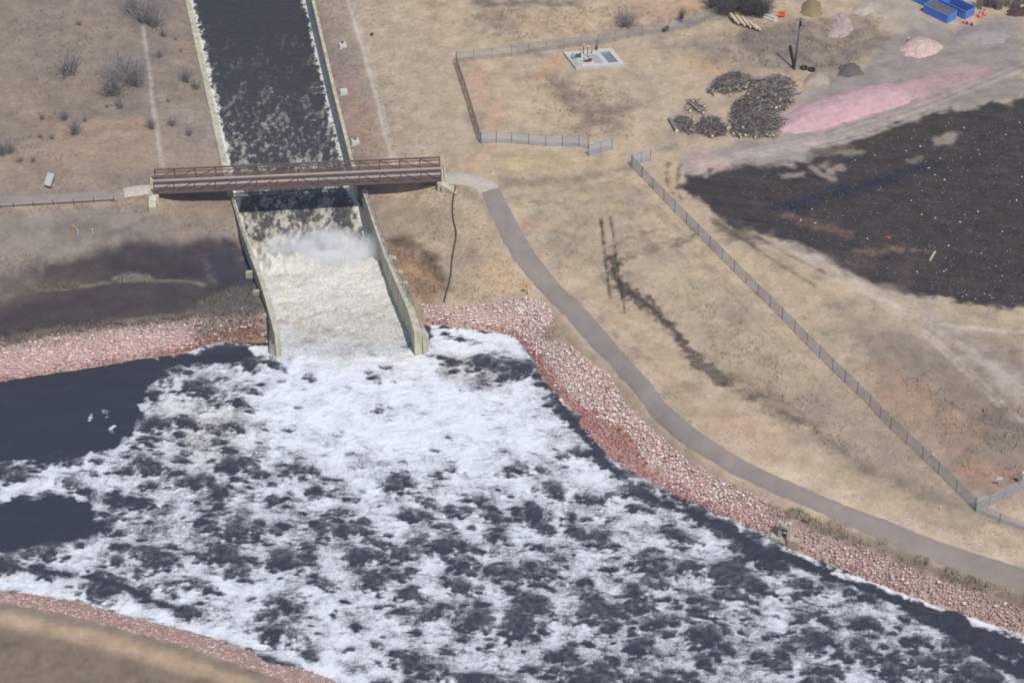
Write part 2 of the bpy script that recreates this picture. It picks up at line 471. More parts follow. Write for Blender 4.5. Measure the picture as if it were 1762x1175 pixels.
# ---- top centre
paint((108,98,95), [(815,0),(1000,0),(985,10),(900,16),(820,12)], soft=1.5, op=.85, amp=1.5, ns=3, spk=.4)
paint((188,165,135), [(900,20),(1050,25),(1080,45),(960,60),(880,65),(820,30)], soft=3, op=.6, amp=2, ns=4, spk=.3)
paint((122,113,108), [(850,15),(905,30),(890,60),(840,55),(825,35)], soft=2, op=.6, amp=2, ns=3, spk=.5)
paint((182,150,128), [(1080,0),(1220,0),(1180,35),(1110,45),(1070,20)], soft=3, op=.6, amp=2, ns=5)
paint((136,118,110), [(1060,25),(1105,28),(1100,48),(1065,48)], soft=1.5, op=.75, amp=1.2, ns=3)
paint((122,118,117), [(885,78),(1105,48),(1230,22),(1245,30),(1180,58),(1100,66),(1000,80),(890,100)], soft=1.6, op=.45, amp=1.2, ns=3, spk=.4)
paint((196,152,112), [(968,92),(975,108),(940,122),(925,135),(930,118),(950,98)], soft=1.2, op=.75, amp=1, ns=3)
paint((120,105,97), [(930,130),(960,125),(975,150),(1010,165),(1075,175),(1070,215),(1010,228),(985,195),(935,160)], soft=2, op=.75, amp=2.5, ns=4, spk=.4)
paint((176,162,145), [(1090,115),(1160,120),(1170,180),(1120,200),(1085,170)], soft=4, op=.5, amp=2, ns=6)
paint((196,165,120), [(1190,95),(1250,112),(1255,128),(1215,124),(1180,108)], soft=1.6, op=.65, amp=1, ns=3)
paint((190,152,130), [(792,120),(830,130),(870,200),(850,215),(815,170)], soft=2.5, op=.5, amp=2, ns=4)
paint((194,176,146), [(880,150),(960,165),(980,225),(930,235),(880,215)], soft=3, op=.45, amp=2, ns=4)
paint((128,120,115), [(1110,60),(1260,60),(1370,60),(1400,100),(1280,130),(1180,85)], soft=3, op=.75, amp=3, ns=5, spk=.4)
paint((122,112,107), [(1240,60),(1360,30),(1500,30),(1550,66),(1500,95),(1440,125),(1360,110)], soft=2, op=.8, amp=2, ns=4, spk=.35)
paint((118,110,108), [(1450,85),(1500,70),(1545,60),(1555,72),(1500,90),(1445,105)], soft=1.2, op=.6, amp=1, ns=3)
paint((178,160,146), [(1265,95),(1300,100),(1290,112),(1255,104)], soft=1.2, op=.4, amp=1, ns=2.5)
paint((212,170,165), [(1246,66),(1262,72),(1270,85),(1290,95),(1280,100),(1255,80)], soft=.9, op=.55, amp=1, ns=2, spk=.5)
# ---- yard
paint((157,148,143), [(1762,20),(1640,52),(1590,30),(1540,60),(1480,120),(1400,140),(1330,200),(1290,240),(1170,275),(1180,300),(1400,285),(1420,262),(1520,225),(1640,190),(1762,170)], soft=1.5, op=.92, amp=1.2, ns=4, grass=0)
paint((176,166,158), [(1480,0),(1580,0),(1600,45),(1540,62),(1520,30)], soft=1.8, op=.75, amp=1.5, ns=4, grass=0)
paint((171,160,156), [(1190,262),(1330,240),(1440,240),(1400,275),(1250,290),(1180,292)], soft=2, op=.7, amp=1.2, ns=4, grass=0)
for k, (y0, y1) in enumerate([(150,118),(175,140),(205,160),(192,150),(160,105),(120,80)]):
    paint((140,132,129), [(1430,y0+20),(1560,(y0+y1)/2),(1762,y1)], w=.4, soft=.7, op=.5, amp=.6, ns=3, grass=0, seed=k, sm=2)
paint((205,170,172), [(1340,232),(1352,196),(1380,180),(1440,165),(1500,148),(1580,140),(1600,136),(1590,165),(1500,200),(1420,226)], soft=.9, op=.9, amp=1, ns=4, spk=.15, grass=0)
paint((192,160,161), [(1560,140),(1640,112),(1690,116),(1710,124),(1650,152),(1570,182),(1540,180)], soft=1.5, op=.7, amp=1.5, ns=4, spk=.4, grass=0)
paint((220,175,178), [(1385,248),(1420,240),(1432,244),(1400,251)], soft=.5, op=.8, amp=.6, ns=2, grass=0)
paint((206,176,172), [(1185,275),(1215,262),(1255,275),(1248,294),(1210,300),(1180,296)], soft=1.6, op=.65, amp=1.2, ns=3, spk=.3, grass=0)
paint((190,150,145), [(1210,283),(1245,278),(1252,290),(1225,298)], soft=.8, op=.6, amp=.8, ns=2, grass=0)
paint((178,162,146), [(1280,130),(1350,120),(1380,200),(1340,245),(1150,240),(1140,195),(1240,150)], soft=2, op=.6, amp=1.5, ns=4)
# ---- burnt wet field
burnt = [(1762,172),(1700,180),(1640,188),(1595,198),(1560,208),(1530,218),(1500,232),(1470,250),(1440,262),(1395,270),(1400,285),(1340,282),(1260,288),(1180,305),(1172,322),(1200,340),(1225,372),(1265,392),(1320,400),(1370,425),(1430,462),(1480,485),(1560,505),(1660,522),(1762,530),(1950,540),(1950,160)]
fi, fa = paint((63,58,62), burnt, soft=.9, op=.97, amp=1.6, ns=3, grass=.0)
rdir = G(1762, 372) - G(1400, 330); rdir = rdir[:2] / np.linalg.norm(rdir[:2])
ru = X1[fi] * rdir[0] + Y1[fi] * rdir[1]; rv = -X1[fi] * rdir[1] + Y1[fi] * rdir[0]
mix_into(fi, (98, 91, 88), fa * .55 * sstep(.05, .5, fbm(ru / 9, rv / .55, 4, 205, .6)))
mix_into(fi, (50, 47, 52), fa * .60 * sstep(.0, .5, fbm(ru / 6, rv / 1.2, 4, 207, .6)))
mix_into(fi, (92, 80, 70), fa * .50 * sstep(.1, .5, fbm(ru / 5, rv / 3.5, 5, 209, .6)))
paint((80,68,64), [(1390,262),(1500,228),(1600,198),(1640,205),(1520,250),(1420,280)], soft=1.4, op=.75, amp=1.5, ns=3, grass=0)
paint((42,48,68), [(1330,360),(1390,335),(1460,315),(1560,290),(1600,275),(1610,290),(1540,315),(1470,335),(1400,355),(1345,366)], soft=1.6, op=.8, amp=1.5, ns=4, spk=.3, grass=0)
paint((164,150,140), [(1605,240),(1640,226),(1652,232),(1640,246),(1612,250)], soft=.6, op=.85, amp=.7, ns=2, grass=0)
paint((160,145,136), [(1408,284),(1425,278),(1422,292),(1412,290)], soft=.5, op=.8, amp=.5, ns=2)
paint((165,150,142), [(1422,290),(1448,282),(1455,292),(1430,302)], soft=.5, op=.8, amp=.7, ns=2)
paint((160,148,140), [(1340,300),(1380,298),(1382,304),(1345,307)], soft=.4, op=.8, amp=.5, ns=2)
paint((163,148,140), [(1395,288),(1415,300),(1432,308)], w=.5, soft=.4, op=.9, amp=.4, ns=2)
paint((150,138,130), [(1440,262),(1470,255),(1485,262),(1465,272)], soft=.6, op=.8, amp=.7, ns=2)
paint((150,135,126), [(1560,275),(1585,270),(1580,280),(1560,281)], soft=.4, op=.6, amp=.7, ns=1.5)
paint((140,112,102), [(1345,362),(1385,375),(1470,400),(1465,408),(1385,390),(1350,372)], soft=.7, op=.6, amp=.9, ns=1.6, spk=.6)
paint((150,124,112), [(1462,430),(1530,424),(1600,432),(1530,434),(1500,442)], soft=.6, op=.65, amp=.8, ns=1.4, spk=.6)
paint((105,82,76), [(1540,445),(1570,445),(1570,490),(1545,495)], soft=.8, op=.5, amp=.8, ns=1.4, spk=.4)
paint((108,90,80), [(1420,440),(1500,440),(1510,470),(1450,465)], soft=1, op=.5, amp=1.5, ns=1.4, spk=.6)
for k in range(9):
    y = 300 + k * 24
    paint((80,74,76), [(1450+k*10,y-18),(1600,y+8),(1762,y+22)], w=.12, soft=.3, op=.5, amp=.5, ns=2, spk=.5, grass=0, seed=k)
# black fringe and tyre marks left of the burnt field
paint((78,72,70), [(1225,372),(1265,395),(1330,405),(1300,425),(1260,412),(1225,388)], soft=.7, op=.75, amp=1.2, ns=2.5, spk=.4)
for L in ([(1240,385),(1290,420),(1340,455),(1400,490)], [(1260,380),(1310,412),(1370,445),(1420,470)], [(1150,280),(1146,310),(1158,335)], [(1170,285),(1164,315),(1172,345)]):
    paint((84,78,75), L, w=.22, soft=.35, op=.75, amp=.4, ns=1.5, spk=.3, sm=1)
# ---- field right of the path
paint((180,164,146), [(880,330),(1080,290),(1600,780),(1450,830),(1250,680),(1050,480)], soft=6, op=.35, amp=3, ns=8)
paint((118,108,100), [(860,308),(980,302),(1085,283),(1085,292),(980,318),(860,325)], soft=1.2, op=.65, amp=1, ns=4, spk=.3)
paint((188,170,130), [(900,262),(1040,272),(1075,280),(980,296),(880,300),(830,288)], soft=1.5, op=.5, amp=1, ns=4)
paint((194,176,157), [(1000,505),(1060,560),(1130,650),(1220,735),(1330,790),(1480,850),(1600,890),(1762,945),(1762,975),(1600,925),(1440,865),(1330,815),(1225,765),(1120,660),(1040,570),(985,505)], soft=1.6, op=.75, amp=.8, ns=5)
paint((190,166,143), [(1110,600),(1200,690),(1300,742),(1400,800),(1330,800),(1210,740),(1120,660)], soft=2.5, op=.6, amp=1, ns=5)
paint((196,172,145), [(880,380),(930,450),(985,520),(975,525),(925,470),(880,405)], w=None, soft=.8, op=.5, amp=.6, ns=3)
paint((200,178,135), [(1052,352),(1068,350),(1070,360),(1056,362)], soft=.8, op=.6, amp=.6, ns=2)
for (x, y, r) in [(1003,340,14),(1030,340,9),(910,352,10),(1200,475,14),(1205,515,14),(1222,448,7),(1130,560,8),(1265,660,7),(1072,596,7),(1150,410,9),(1110,365,9)]:
    paint((200,180,138), [(x-r,y),(x,y-r*.5),(x+r,y),(x,y+r*.5)], soft=.7, op=.55, amp=.7, ns=1.8)
paint((140,130,115), [(1180,470),(1260,520),(1330,600),(1420,680),(1360,700),(1260,600),(1180,540)], soft=4, op=.45, amp=3, ns=5, spk=.5)
paint((150,143,124), [(900,335),(1060,330),(1090,420),(1030,470),(960,450)], soft=4, op=.45, amp=3, ns=5, spk=.4)
# dark ditch
paint((80,73,70), [(1044,438),(1058,438),(1068,478),(1112,508),(1143,538),(1168,568),(1184,590),(1206,612),(1240,634),(1266,652),(1256,667),(1222,656),(1190,628),(1166,594),(1146,564),(1106,532),(1070,507),(1048,484)], soft=.4, op=.9, amp=.9, ns=1.3, spk=.3, grass=0)
paint((66,60,58), [(1052,444),(1062,490),(1108,518),(1148,552),(1178,590)], w=.25, soft=.4, op=.7, amp=.5, ns=1.4, grass=0, sm=1)
paint((112,104,92), [(1180,600),(1280,640),(1370,700),(1450,760),(1500,800),(1480,805),(1400,750),(1300,690),(1200,640)], soft=1.5, op=.6, amp=1.6, ns=3, spk=.5)
paint((84,77,68), [(1265,665),(1300,690),(1340,705),(1385,725),(1425,755),(1450,780),(1500,812)], w=.22, soft=.45, op=.75, amp=.8, ns=1.5, spk=.45, sm=1)
paint((92,84,76), [(1290,675),(1330,685),(1370,702),(1400,735)], w=.14, soft=.4, op=.6, amp=.8, ns=1.5, spk=.5, sm=1)
paint((88,82,76), [(1065,445),(1100,430),(1150,415),(1195,405)], w=.25, soft=.6, op=.6, amp=1.0, ns=1.6, spk=.5, sm=1)
paint((84,78,72), [(1060,452),(1110,435),(1160,425),(1200,405),(1190,395)], w=.4, soft=.6, op=.6, amp=1.1, ns=1.6, spk=.5, sm=1)
paint((95,88,80), [(1050,425),(1080,408),(1130,396)], w=.2, soft=.5, op=.6, amp=.7, ns=1.6, spk=.4, sm=1)
paint((88,84,82), [(1034,476),(1050,490),(1080,508)], w=.35, soft=.5, op=.6, amp=.8, ns=1.5, spk=.3)
for L in ([(1034,376),(1039,430),(1046,480),(1050,512)], [(1050,372),(1060,440),(1066,490),(1076,537)]):
    paint((46,43,42), L, w=.12, soft=.2, op=.9, amp=.16, ns=1.5, sm=1, grass=0)
# right of the long fence
paint((122,114,108), [(1440,560),(1560,560),(1762,640),(1900,760),(1900,880),(1762,850),(1680,870),(1600,800),(1500,690)], soft=6, op=.72, amp=3, ns=7)  # darkening towards the lens corner, painted into the ground colour
paint((150,138,127), [(1380,680),(1480,690),(1600,800),(1660,880),(1560,850),(1440,780)], soft=4, op=.55, amp=2, ns=5)
paint((180,168,158), [(1330,425),(1450,470),(1550,520),(1620,580),(1690,640),(1762,700),(1762,640),(1680,580),(1600,520),(1480,480),(1370,420)], soft=1.6, op=.9, amp=1.2, ns=4, grass=.3)
paint((128,117,108), [(1600,560),(1660,570),(1762,560),(1762,640),(1680,620),(1620,590)], soft=2, op=.6, amp=2, ns=4, spk=.4)
paint((118,108,106), [(1640,705),(1762,715),(1762,770),(1700,760),(1650,735)], soft=2, op=.55, amp=2, ns=4, spk=.4)
paint((186,150,126), [(1520,630),(1640,690),(1700,730),(1660,790),(1580,740),(1500,680)], soft=4, op=.5, amp=3, ns=4, spk=.4)
paint((182,142,118), [(1690,800),(1762,790),(1762,850),(1700,850),(1640,810)], soft=2, op=.55, amp=2, ns=4, spk=.4)
paint((110,102,96), [(1692,880),(1762,905),(1762,925),(1690,892)], soft=.8, op=.7, amp=.5, ns=2, spk=.3)
paint((120,112,98), [(1480,790),(1580,830),(1680,880),(1640,880),(1560,850),(1470,812)], soft=1.8, op=.55, amp=1.2, ns=4, spk=.3)
paint((158,140,122), [(1500,840),(1660,905),(1762,940),(1762,955),(1640,915),(1500,858)], soft=1, op=.4, amp=.6, ns=4)
for k, L in enumerate([[(900,352),(950,342),(1000,372),(985,420),(950,450)], [(915,400),(960,395),(1010,430),(1040,475)], [(1010,300),(1050,340),(1090,400),(1140,440)], [(880,340),(960,330),(1060,312),(1086,300)], [(930,470),(985,520),(1060,580),(1130,640)], [(1090,320),(1180,420),(1290,540),(1400,660)]]):
    for off in (0, 14):
        paint((138,126,112), [(x + off, y + off * .25) for x, y in L], w=.14, soft=.35, op=.55, amp=.5, ns=1.6, spk=.45, seed=k, sm=2)
for k, L in enumerate([[(1420,476),(1560,535),(1680,615),(1790,700)], [(1600,556),(1690,566),(1790,572)], [(1380,425),(1500,505),(1620,600),(1740,720)], [(1200,300),(1260,262),(1400,240),(1560,190),(1762,110)], [(1180,282),(1300,262),(1440,245),(1600,185)]]):
    for off in (0, 16):
        paint((196,184,174), [(x + off, y + off * .2) for x, y in L], w=.22, soft=.45, op=.6, amp=.4, ns=2, spk=.3, seed=k, sm=2)
# grass strip between path and stones
paint((148,134,116), [(955,545),(1000,590),(1060,660),(1120,725),(1180,785),(1290,845),(1400,895),(1540,950),(1700,1010),(1762,1030),(1762,1075),(1620,1010),(1400,925),(1290,860),(1180,805),(1080,715),(980,600)], soft=.9, op=.8, amp=.6, ns=3)
paint((122,112,102), [(1340,872),(1380,885),(1460,910),(1600,962),(1762,1016),(1900,1066),(1900,1110),(1762,1062),(1580,995),(1440,935),(1360,900)], soft=.8, op=.8, amp=.5, ns=2, spk=.15)
# ---- bank right of the stilling basin
paint((166,148,130), [(640,335),(770,345),(800,420),(870,490),(840,520),(760,525),(715,515),(670,420)], soft=2, op=.6, amp=1.5, ns=5)
paint((140,110,86), [(668,412),(700,408),(735,430),(765,470),(768,500),(735,518),(715,505),(690,460)], soft=1.2, op=.8, amp=1.5, ns=3, spk=.25)
paint((84,75,70), [(668,410),(710,408),(740,430),(770,470),(766,500),(745,470),(715,430),(680,422)], soft=.9, op=.75, amp=1.0, ns=2, spk=.3)
paint((182,150,112), [(688,450),(720,455),(735,480),(715,482),(695,470)], soft=1, op=.6, amp=1, ns=2, spk=.3)
paint((190,164,134), [(850,430),(900,480),(910,510),(850,515),(820,480)], soft=2, op=.6, amp=1, ns=4)
paint((150,143,122), [(660,355),(700,350),(760,360),(770,400),(700,400)], soft=2, op=.4, amp=1.5, ns=4)
paint((128,116,98), [(765,320),(815,322),(835,345),(860,395),(855,410),(825,350),(790,330)], soft=.8, op=.55, amp=.6, ns=3)
paint((120,113,108), [(835,512),(900,508),(905,518),(850,527)], soft=.8, op=.6, amp=.6, ns=3)
# ---- mud and flooded basin on the left
paint((172,150,130), [(0,352),(190,345),(262,345),(262,352),(190,355),(0,366)], soft=.6, op=.8, amp=.4, ns=3)
paint((168,146,126), [(275,350),(395,345),(400,375),(330,375),(280,368)], soft=1.5, op=.6, amp=1, ns=3)
paint((146,137,131), [(0,368),(190,360),(280,375),(380,398),(405,415),(300,415),(200,420),(100,440),(0,450)], soft=1.5, op=.85, amp=1, ns=4, grass=.2)
paint((118,112,102), [(85,388),(130,378),(180,385),(185,410),(130,418),(90,405)], soft=1.4, op=.6, amp=1, ns=3)
for k in range(7):
    paint((122,114,108), [(150+k*14,410-k*3),(215+k*8,402-k*6),(280+k*10,412-k*4)], w=.12, soft=.4, op=.6, amp=.3, ns=2, seed=k, sm=2)
paint((124,112,110), [(0,455),(60,445),(200,420),(260,415),(240,430),(100,450),(60,470),(0,490)], soft=1, op=.5, amp=1, ns=3)
paint((80,72,76), [(55,485),(70,452),(130,440),(200,424),(280,412),(360,412),(400,420),(430,470),(448,530),(430,550),(300,545),(150,565),(60,575),(0,590),(-100,610),(-100,520),(30,520),(60,500)], soft=1.2, op=.95, amp=1.2, ns=4, grass=0)
paint((66,60,68), [(140,450),(240,424),(330,414),(400,424),(400,470),(320,480),(230,476),(160,468)], soft=1.5, op=.6, amp=1, ns=4, grass=0)
paint((72,72,88), [(345,450),(375,420),(410,418),(432,455),(440,500),(410,500),(375,490)], soft=1.2, op=.75, amp=.9, ns=2.5, spk=.2, grass=0)
paint((46,50,78), [(385,416),(412,424),(430,452),(438,505)], w=.45, soft=.6, op=.8, amp=.5, ns=1.6, grass=0, sm=1)
paint((118,116,116), [(352,440),(360,470),(372,488)], w=.3, soft=.5, op=.6, amp=.7, ns=1.2, spk=.5, grass=0)
paint((96,85,84), [(-60,500),(40,470),(60,460),(75,480),(40,530),(-60,560)], soft=1.5, op=.6, amp=1.2, ns=3, spk=.3, grass=.4)
paint((98,86,82), [(62,472),(110,462),(180,468),(220,480),(150,492),(70,495)], soft=1, op=.7, amp=1.2, ns=3, spk=.3, grass=.3)
paint((138,130,118), [(66,496),(110,497),(150,492),(200,485),(260,482),(310,482),(350,490)], w=.3, soft=.5, op=.85, amp=.5, ns=2, sm=1, grass=.4)
paint((150,146,132), [(195,478),(225,470),(250,474),(268,482),(230,484)], soft=.5, op=.6, amp=.7, ns=1.4, spk=.4)
paint((110,98,86), [(64,482),(130,480),(135,494),(66,496)], soft=.6, op=.5, amp=.8, ns=1.5, spk=.4)
paint((96,90,86), [(0,480),(45,470),(60,500),(40,520),(0,530)], soft=1.2, op=.7, amp=1.2, ns=2.5, spk=.4)
paint((120,114,106), [(325,545),(350,520),(400,500),(440,500),(450,548),(380,550)], soft=.8, op=.75, amp=1.2, ns=2, spk=.3)
paint((122,113,106), [(-100,600),(0,582),(90,566),(200,552),(330,540),(450,540),(450,552),(300,556),(150,572),(0,598),(-100,614)], soft=.7, op=.8, amp=.7, ns=2, spk=.25)
# stone beds under the riprap
rip_rock = [(722,522),(780,530),(850,522),(905,513),(940,524),(954,545),(944,564),(934,580),(944,590),(968,590),(990,602),(1020,624)] + [p[:2] for p in rip_right[8:]]
def bed(a, b, c, op=.9):
    paint(c, list(a) + list(b)[::-1], soft=.5, op=op, amp=.5, ns=2, grass=0)
bed(shore_right, rip_rock, (192,168,160))
bed(shore_left, rip_left, (186,164,160))
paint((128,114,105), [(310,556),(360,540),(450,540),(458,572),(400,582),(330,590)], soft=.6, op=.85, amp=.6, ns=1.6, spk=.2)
bed(shore_bl, rip_bl, (188,158,148))
paint((150,112,86), [(300,600),(360,592),(440,580),(462,580),(460,600),(380,612),(310,616)], soft=.5, op=.8, amp=.5, ns=2, grass=0)
paint((135,80,60), [(270,610),(330,596),(390,575),(450,570)], w=.35, soft=.5, op=.7, amp=.5, ns=1.5, grass=0)
# ---- near bank, bottom left
paint((138,123,110), [(-200,1030),(0,1050),(200,1090),(430,1160),(640,1270),(640,1500),(-300,1500)], soft=.8, op=.85, amp=.5, ns=3)
paint((140,125,104), [(0,1110),(130,1130),(260,1160),(300,1200),(0,1200)], soft=3, op=.4, amp=3, ns=2, spk=.5)
paint((104,95,86), [(-150,1065),(0,1090),(150,1130),(300,1175),(-150,1200)], soft=2, op=.4, amp=2, ns=2, spk=.4)
paint((190,166,141), [(-200,1030),(0,1062),(110,1084),(230,1115),(330,1145),(430,1180),(560,1240),(700,1330)], w=1.25, soft=.9, op=.95, amp=.3, ns=4, grass=0, sm=1)

C1 *= (1 + GRASS * (.05 + .11 * right))[:, None] * np.array((1.03, 1.01, .985))
# ---- final relief: small lumps on grass, the channel cut out, bed of the river
lump = fbm(X1 / 1.6, Y1 / 1.6, 3, 91) * .07 + fbm(X1 / 6, Y1 / 6, 3, 92) * .10
Z1 = Z1 + lump * np.clip(GRASS, 0.1, 1)
for L in ([(1034,376),(1039,430),(1046,480),(1050,512)], [(1050,372),(1060,440),(1066,490),(1076,537)]):
    P = GL(L, 1); m = (X1 > 5) & (X1 < 25) & (Y1 > 230) & (Y1 < 290); ii = np.where(m)[0]
    Z1[ii] -= .16 * (1 - sstep(.1, .4, seg_dist(X1[ii], Y1[ii], P)))
ii = np.where((X1 > -70) & (X1 < 20) & (Y1 > 190) & (Y1 < 400))[0]
cin = sdf(X1[ii], Y1[ii], chan_poly)
Z1[ii] = np.where(cin < 0.35, -10.0, Z1[ii])
M_GROUND = attr_mat('dry_grass_and_soil', rough=.95, fine=1.6, amt=.34, bump=.10, spec=.08)
idx = np.arange(NX * NY).reshape(NY, NX)
F = np.stack([idx[:-1, :-1], idx[:-1, 1:], idx[1:, 1:], idx[1:, :-1]], -1).reshape(-1, 4)
ground = link('ground', np_mesh('ground', np.stack([X1, Y1, Z1], 1), F, M_GROUND, True, None, {'col': C1}))
tag(ground, kind='structure')
_ix = lambda v, a: np.clip(np.searchsorted(a, v), 0, len(a) - 1)
def ground_at(x, y):
    j, i = _ix(y, gy), _ix(x, gx); k = j * NX + i
    return Z1[k], C1[k], GRASS[k]
def zg(p): return float(ground_at(np.array([p[0]]), np.array([p[1]]))[0][0])

# ================================================================== PATHS
def ribbon(name, left, right, m, sub=6, step=.5, dz=.05, sm=2):
    A = GL(left, sm); B = GL(right, sm)
    def resamp(P, n):
        P = np.array(P); s = np.concatenate([[0], np.cumsum(np.hypot(*np.diff(P[:, :2], axis=0).T))])
        t = np.linspace(0, s[-1], n); return np.stack([np.interp(t, s, P[:, k]) for k in range(2)], 1)
    L = sum(np.linalg.norm(np.array(b[:2]) - a[:2]) for a, b in zip(A[:-1], A[1:]))
    n = int(L / step) + 2
    A, B = resamp(A, n), resamp(B, n)
    A += .07 * np.stack([fbm(A[:, 0] / 1.3, A[:, 1] / 1.3, 3, 15), fbm(A[:, 0] / 1.3, A[:, 1] / 1.3, 3, 16)], 1); B += .07 * np.stack([fbm(B[:, 0] / 1.3, B[:, 1] / 1.3, 3, 17), fbm(B[:, 0] / 1.3, B[:, 1] / 1.3, 3, 18)], 1)
    u = np.linspace(0, 1, sub + 1)[None, :, None]
    P = A[:, None] * (1 - u) + B[:, None] * u
    x, y = P[..., 0].ravel(), P[..., 1].ravel()
    edge = np.abs(np.tile(np.linspace(-1, 1, sub + 1), n))
    z = terr(x, y) + dz + .10 * (edge < .99) * (1 - edge ** 2 * .5)
    z = np.where(edge > .99, z - .10, z)
    ii = np.arange(n * (sub + 1)).reshape(n, sub + 1)
    F = np.stack([ii[:-1, :-1], ii[1:, :-1], ii[1:, 1:], ii[:-1, 1:]], -1).reshape(-1, 4)
    V = np.stack([x, y, z], 1)
    nrm = np.cross(V[F[0][1]] - V[F[0][0]], V[F[0][2]] - V[F[0][0]])
    if nrm[2] < 0: F = F[:, ::-1]
    o = link(name, np_mesh(name, V, F, m, True)); tag(o, kind='structure')
    return o
M_ASPH = mat('weathered_asphalt', (157, 146, 138), .9, .13, .35, bump=.01, spec=.15)
M_CONC = mat('pale_concrete', (200, 190, 178), .85, .12, 1.2, spec=.25)
M_WALL = mat('stained_concrete', (200, 193, 170), .85, .36, 1.3, bump=.02, spec=.25, streak=.2)
pl = [(827,333),(839,362),(856,401),(880,446),(912,482),(954,527),(1002,581),(1043,621),(1078,664),(1114,709),(1147,745),(1183,774),(1232,801),(1277,825),(1320,847),(1436,897),(1512,929),(1607,971),(1762,1025),(1950,1080),(2150,1150)]
pr = [(858,322),(879,360),(896,395),(918,433),(964,492),(1003,524),(1066,598),(1114,652),(1140,685),(1174,716),(1205,745),(1254,776),(1308,805),(1340,819),(1436,862),(1512,888),(1607,928),(1762,977),(1950,1045),(2150,1112)]
ribbon('path', pl, pr, M_ASPH, 8, .5, .06)
ribbon('pavement', [(761,318),(790,317),(812,321),(822,327),(828,334)], [(761,300),(800,298),(836,306),(856,316),(859,324)], M_CONC, 6, .4, .09, 2)
ribbon('path', [(-300,361),(0,356),(110,351),(215,344)], [(-300,338),(0,335),(110,331),(212,323.5)], M_ASPH, 6, .6, .06, 1)
ribbon('pavement', [(215,341.5),(262,337)], [(212,323.5),(262,319)], M_CONC, 5, .5, .09, 0)

# ================================================================== WATER
def water_mat(name, dark, foam, silt):
    m, n, l, b = new_mat(name)
    def attr(a):
        q = n.new('ShaderNodeAttribute'); q.attribute_name = a; return q.outputs['Fac']
    def math_(op, a, c=None, d=None):
        q = n.new('ShaderNodeMath'); q.operation = op
        for k, s in enumerate((a, c, d)):
            if s is None: continue
            if isinstance(s, (int, float)): q.inputs[k].default_value = s
            else: l.new(s, q.inputs[k])
        return q.outputs[0]
    tc = n.new('ShaderNodeTexCoord')
    n1 = n.new('ShaderNodeTexNoise'); n1.inputs['Scale'].default_value = 2.9; n1.inputs['Detail'].default_value = 9; n1.inputs['Roughness'].default_value = .78
    l.new(tc.outputs['Object'], n1.inputs['Vector'])
    n2 = n.new('ShaderNodeTexNoise'); n2.inputs['Scale'].default_value = .55; n2.inputs['Detail'].default_value = 6; n2.inputs['Roughness'].default_value = .6
    l.new(tc.outputs['Object'], n2.inputs['Vector'])
    v = math_('ADD', attr('foam'), math_('MULTIPLY', math_('SUBTRACT', n1.outputs['Fac'], .5), 1.45))
    v = math_('ADD', v, math_('MULTIPLY', math_('SUBTRACT', n2.outputs['Fac'], .5), .25))
    mr = n.new('ShaderNodeMapRange'); mr.interpolation_type = 'SMOOTHSTEP'
    mr.inputs[1].default_value = -.34; mr.inputs[2].default_value = .38
    l.new(v, mr.inputs[0]); f = mr.outputs[0]
    fc = n.new('ShaderNodeMix'); fc.data_type = 'RGBA'
    fc.inputs[6].default_value = (*foam, 1); fc.inputs[7].default_value = (*silt, 1)
    l.new(attr('silt'), fc.inputs[0])
    mk = n.new('ShaderNodeMix'); mk.data_type = 'RGBA'; mk.inputs[7].default_value = (.33, .28, .205, 1)
    l.new(attr('murk'), mk.inputs[0]); l.new(fc.outputs[2], mk.inputs[6])
    # thin foam is greyer than thick foam
    th = n.new('ShaderNodeMapRange'); th.inputs[1].default_value = -.05; th.inputs[2].default_value = .62
    th.inputs[3].default_value = .52; th.inputs[4].default_value = 1.0
    l.new(v, th.inputs[0])
    sc = n.new('ShaderNodeVectorMath'); sc.operation = 'SCALE'
    l.new(mk.outputs[2], sc.inputs[0]); l.new(th.outputs[0], sc.inputs['Scale'])
    mx = n.new('ShaderNodeMix'); mx.data_type = 'RGBA'
    vl = n.new('ShaderNodeMix'); vl.data_type = 'RGBA'; vl.inputs[6].default_value = (*dark, 1); vl.inputs[7].default_value = (.155, .158, .165, 1)
    l.new(attr('veil'), vl.inputs[0]); l.new(vl.outputs[2], mx.inputs[6])
    l.new(f, mx.inputs[0]); l.new(sc.outputs[0], mx.inputs[7])
    l.new(mx.outputs[2], b.inputs['Base Color'])
    rr = n.new('ShaderNodeMapRange'); rr.inputs[3].default_value = .28; rr.inputs[4].default_value = .9
    l.new(f, rr.inputs[0]); l.new(rr.outputs[0], b.inputs['Roughness'])
    b.inputs['IOR'].default_value = 1.33
    bp = n.new('ShaderNodeBump'); bp.inputs['Strength'].default_value = .7; bp.inputs['Distance'].default_value = .05
    l.new(math_('ADD', n1.outputs['Fac'], math_('MULTIPLY', f, .12)), bp.inputs['Height'])
    l.new(bp.outputs[0], b.inputs['Normal'])
    return m
M_RIVER = water_mat('foaming_water', (.032, .036, .052), (.71, .74, .79), (.74, .72, .645))

M_CHUTE = water_mat('racing_chute_water', (.036, .034, .035), (.68, .68, .66), (.70, .66, .57))
def rank(a):
    """noise to an even 0..1 spread"""
    s = np.sort(a[::17]); return np.interp(a, s, np.linspace(0, 1, len(s)))

